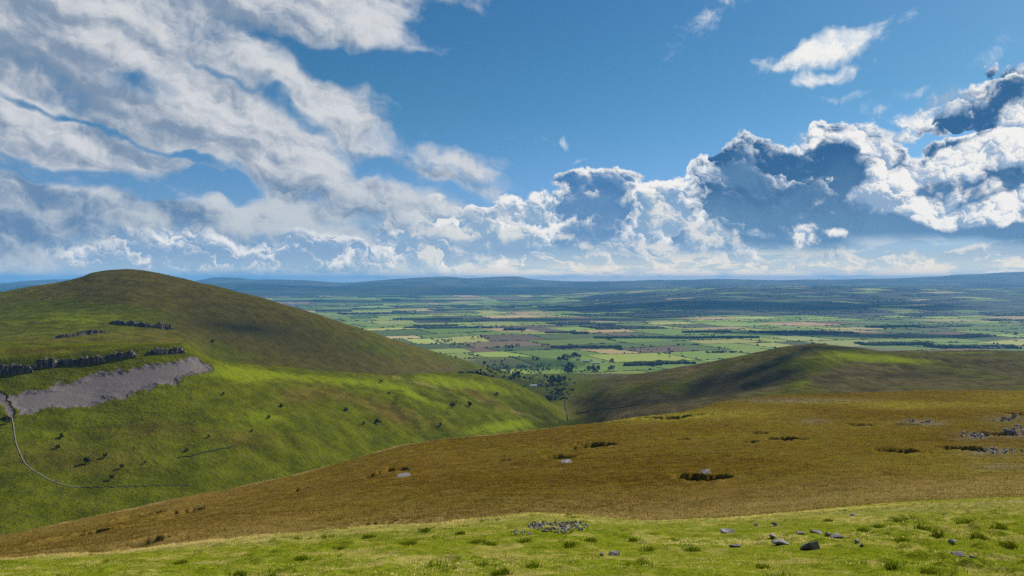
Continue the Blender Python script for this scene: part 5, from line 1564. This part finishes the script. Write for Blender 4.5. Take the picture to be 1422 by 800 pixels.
blades('moor_grass', px, Y, 4, .15 + .07 * cl + .0004 * Y, .014 + .00030 * Y, .12 + .0012 * Y, np.clip(tint, 0, 1), M_BENT, 'russet and straw bent grass covering the moor spur', .8)
# ------------------------------------------------------------------ clouds added out of view above, to cast shade on the hills and the plain
def cloud_mat(dens):
    m, n = new_mat('cloud_vapour')
    pv = n.new('ShaderNodeVolumeScatter')
    pv.inputs['Color'].default_value = (1, 1, 1, 1)
    pv.inputs['Density'].default_value = dens
    pv.inputs['Anisotropy'].default_value = 0.6
    o = n.new('ShaderNodeOutputMaterial')
    n.t.links.new(pv.outputs[0], o.inputs['Volume'])
    return m
CLOUDLOG = []
def shade_cloud(target, zc, rx, ry, label, seed, tau=1.6, rot=0.0):
    """a lumpy flat-based cloud at height zc added out of view between the sun and the land round target"""
    t = (zc - target[2]) / SUNV.z
    c = Vector(target) + SUNV * t
    bm = bmesh.new()
    bmesh.ops.create_icosphere(bm, subdivisions=5, radius=1.0)
    co = np.array([v.co[:] for v in bm.verts])
    r = 1 + .30 * fbm(co[:, 0] * 1.0 + co[:, 2], co[:, 1] * 1.0 + seed, 0.9, 4, .55, seed) + .35 * fbm(co[:, 0] + 9, co[:, 1] - co[:, 2] * .6, 2.2, 2, .5, seed + 4)
    th = min(rx, ry) * .30
    co = co * r[:, None]
    co[:, 2] = np.where(co[:, 2] < 0, co[:, 2] * .35, co[:, 2])
    cs, sn = math.cos(radians(rot)), math.sin(radians(rot))
    x, y = co[:, 0] * rx, co[:, 1] * ry
    co = np.stack([x * cs - y * sn, x * sn + y * cs, co[:, 2] * th], -1)
    for v, k in zip(bm.verts, co): v.co = k
    me = bpy.data.meshes.new('cloud'); bm.to_mesh(me); bm.free()
    me.materials.append(cloud_mat(tau / (th * 1.2)))
    o = bpy.data.objects.new('cloud', me); COL.objects.link(o)
    o.location = c
    el_ = c.z / max(c.y, 1)
    CLOUDLOG.append((label[-30:], round(HX + F * c.x / c.y), round(HY - F * c.z / c.y)))
    return tag(o, label, 'cloud')
def gp(px, py, smin=8, smax=17):
    return visible_hit(px, py, smin, smax)[:3]
shade_cloud(gp(360, 446, 12), 1900, 560, 430, 'white cloud high overhead shading the conical hill', 1.0, 0.28, 20)
shade_cloud(gp(930, 548), 1900, 260, 150, 'small white cloud high overhead shading the left end of the fell', 2.0, 0.5, 0)
shade_cloud(plain_hit(720, 505), 2600, 420, 300, 'small white cloud high overhead shading the valley mouth', 3.0, 0.9, 0)
shade_cloud((3600, 11500, -330), 9200, 3600, 1300, 'broad white cloud sheet high overhead shading the far wooded rise', 4.0, 1.6, -6)
shade_cloud((600, 8600, -430), 6400, 1500, 420, 'white cloud high overhead shading the middle plain', 6.0, 1.3, 8)
shade_cloud((2600, 6300, -430), 4800, 1000, 360, 'white cloud high overhead shading the plain behind the fell', 7.0, 1.3, -8)
shade_cloud((-3000, 15500, -400), 9800, 2600, 700, 'white cloud high overhead shading the far left plain', 8.0, 1.3, 4)

# ------------------------------------------------------------------ air
def make_haze():
    m, n = new_mat('haze_air')
    pv = n.new('ShaderNodeVolumePrincipled')
    pv.inputs['Color'].default_value = (0.14, 0.46, 0.95, 1)
    pv.inputs['Density'].default_value = 2.8e-5
    pv.inputs['Anisotropy'].default_value = 0.0
    o = n.new('ShaderNodeOutputMaterial')
    n.t.links.new(pv.outputs[0], o.inputs['Volume'])
    z0, z1, x1, y0, y1 = -640.0, 235.0, 86000.0, -400.0, 62000.0
    v = [(sx * x1, y, z) for sx in (-1, 1) for y in (y0, y1) for z in (z0, z1)]
    f = [(0, 1, 3, 2), (4, 6, 7, 5), (0, 4, 5, 1), (2, 3, 7, 6), (0, 2, 6, 4), (1, 5, 7, 3)]
    ob = arr_mesh('haze', np.array(v, float), np.array(f), m, None, False)
    tag(ob, 'thin blue summer haze filling the air over the plain', 'haze', None, 'stuff')
make_haze()
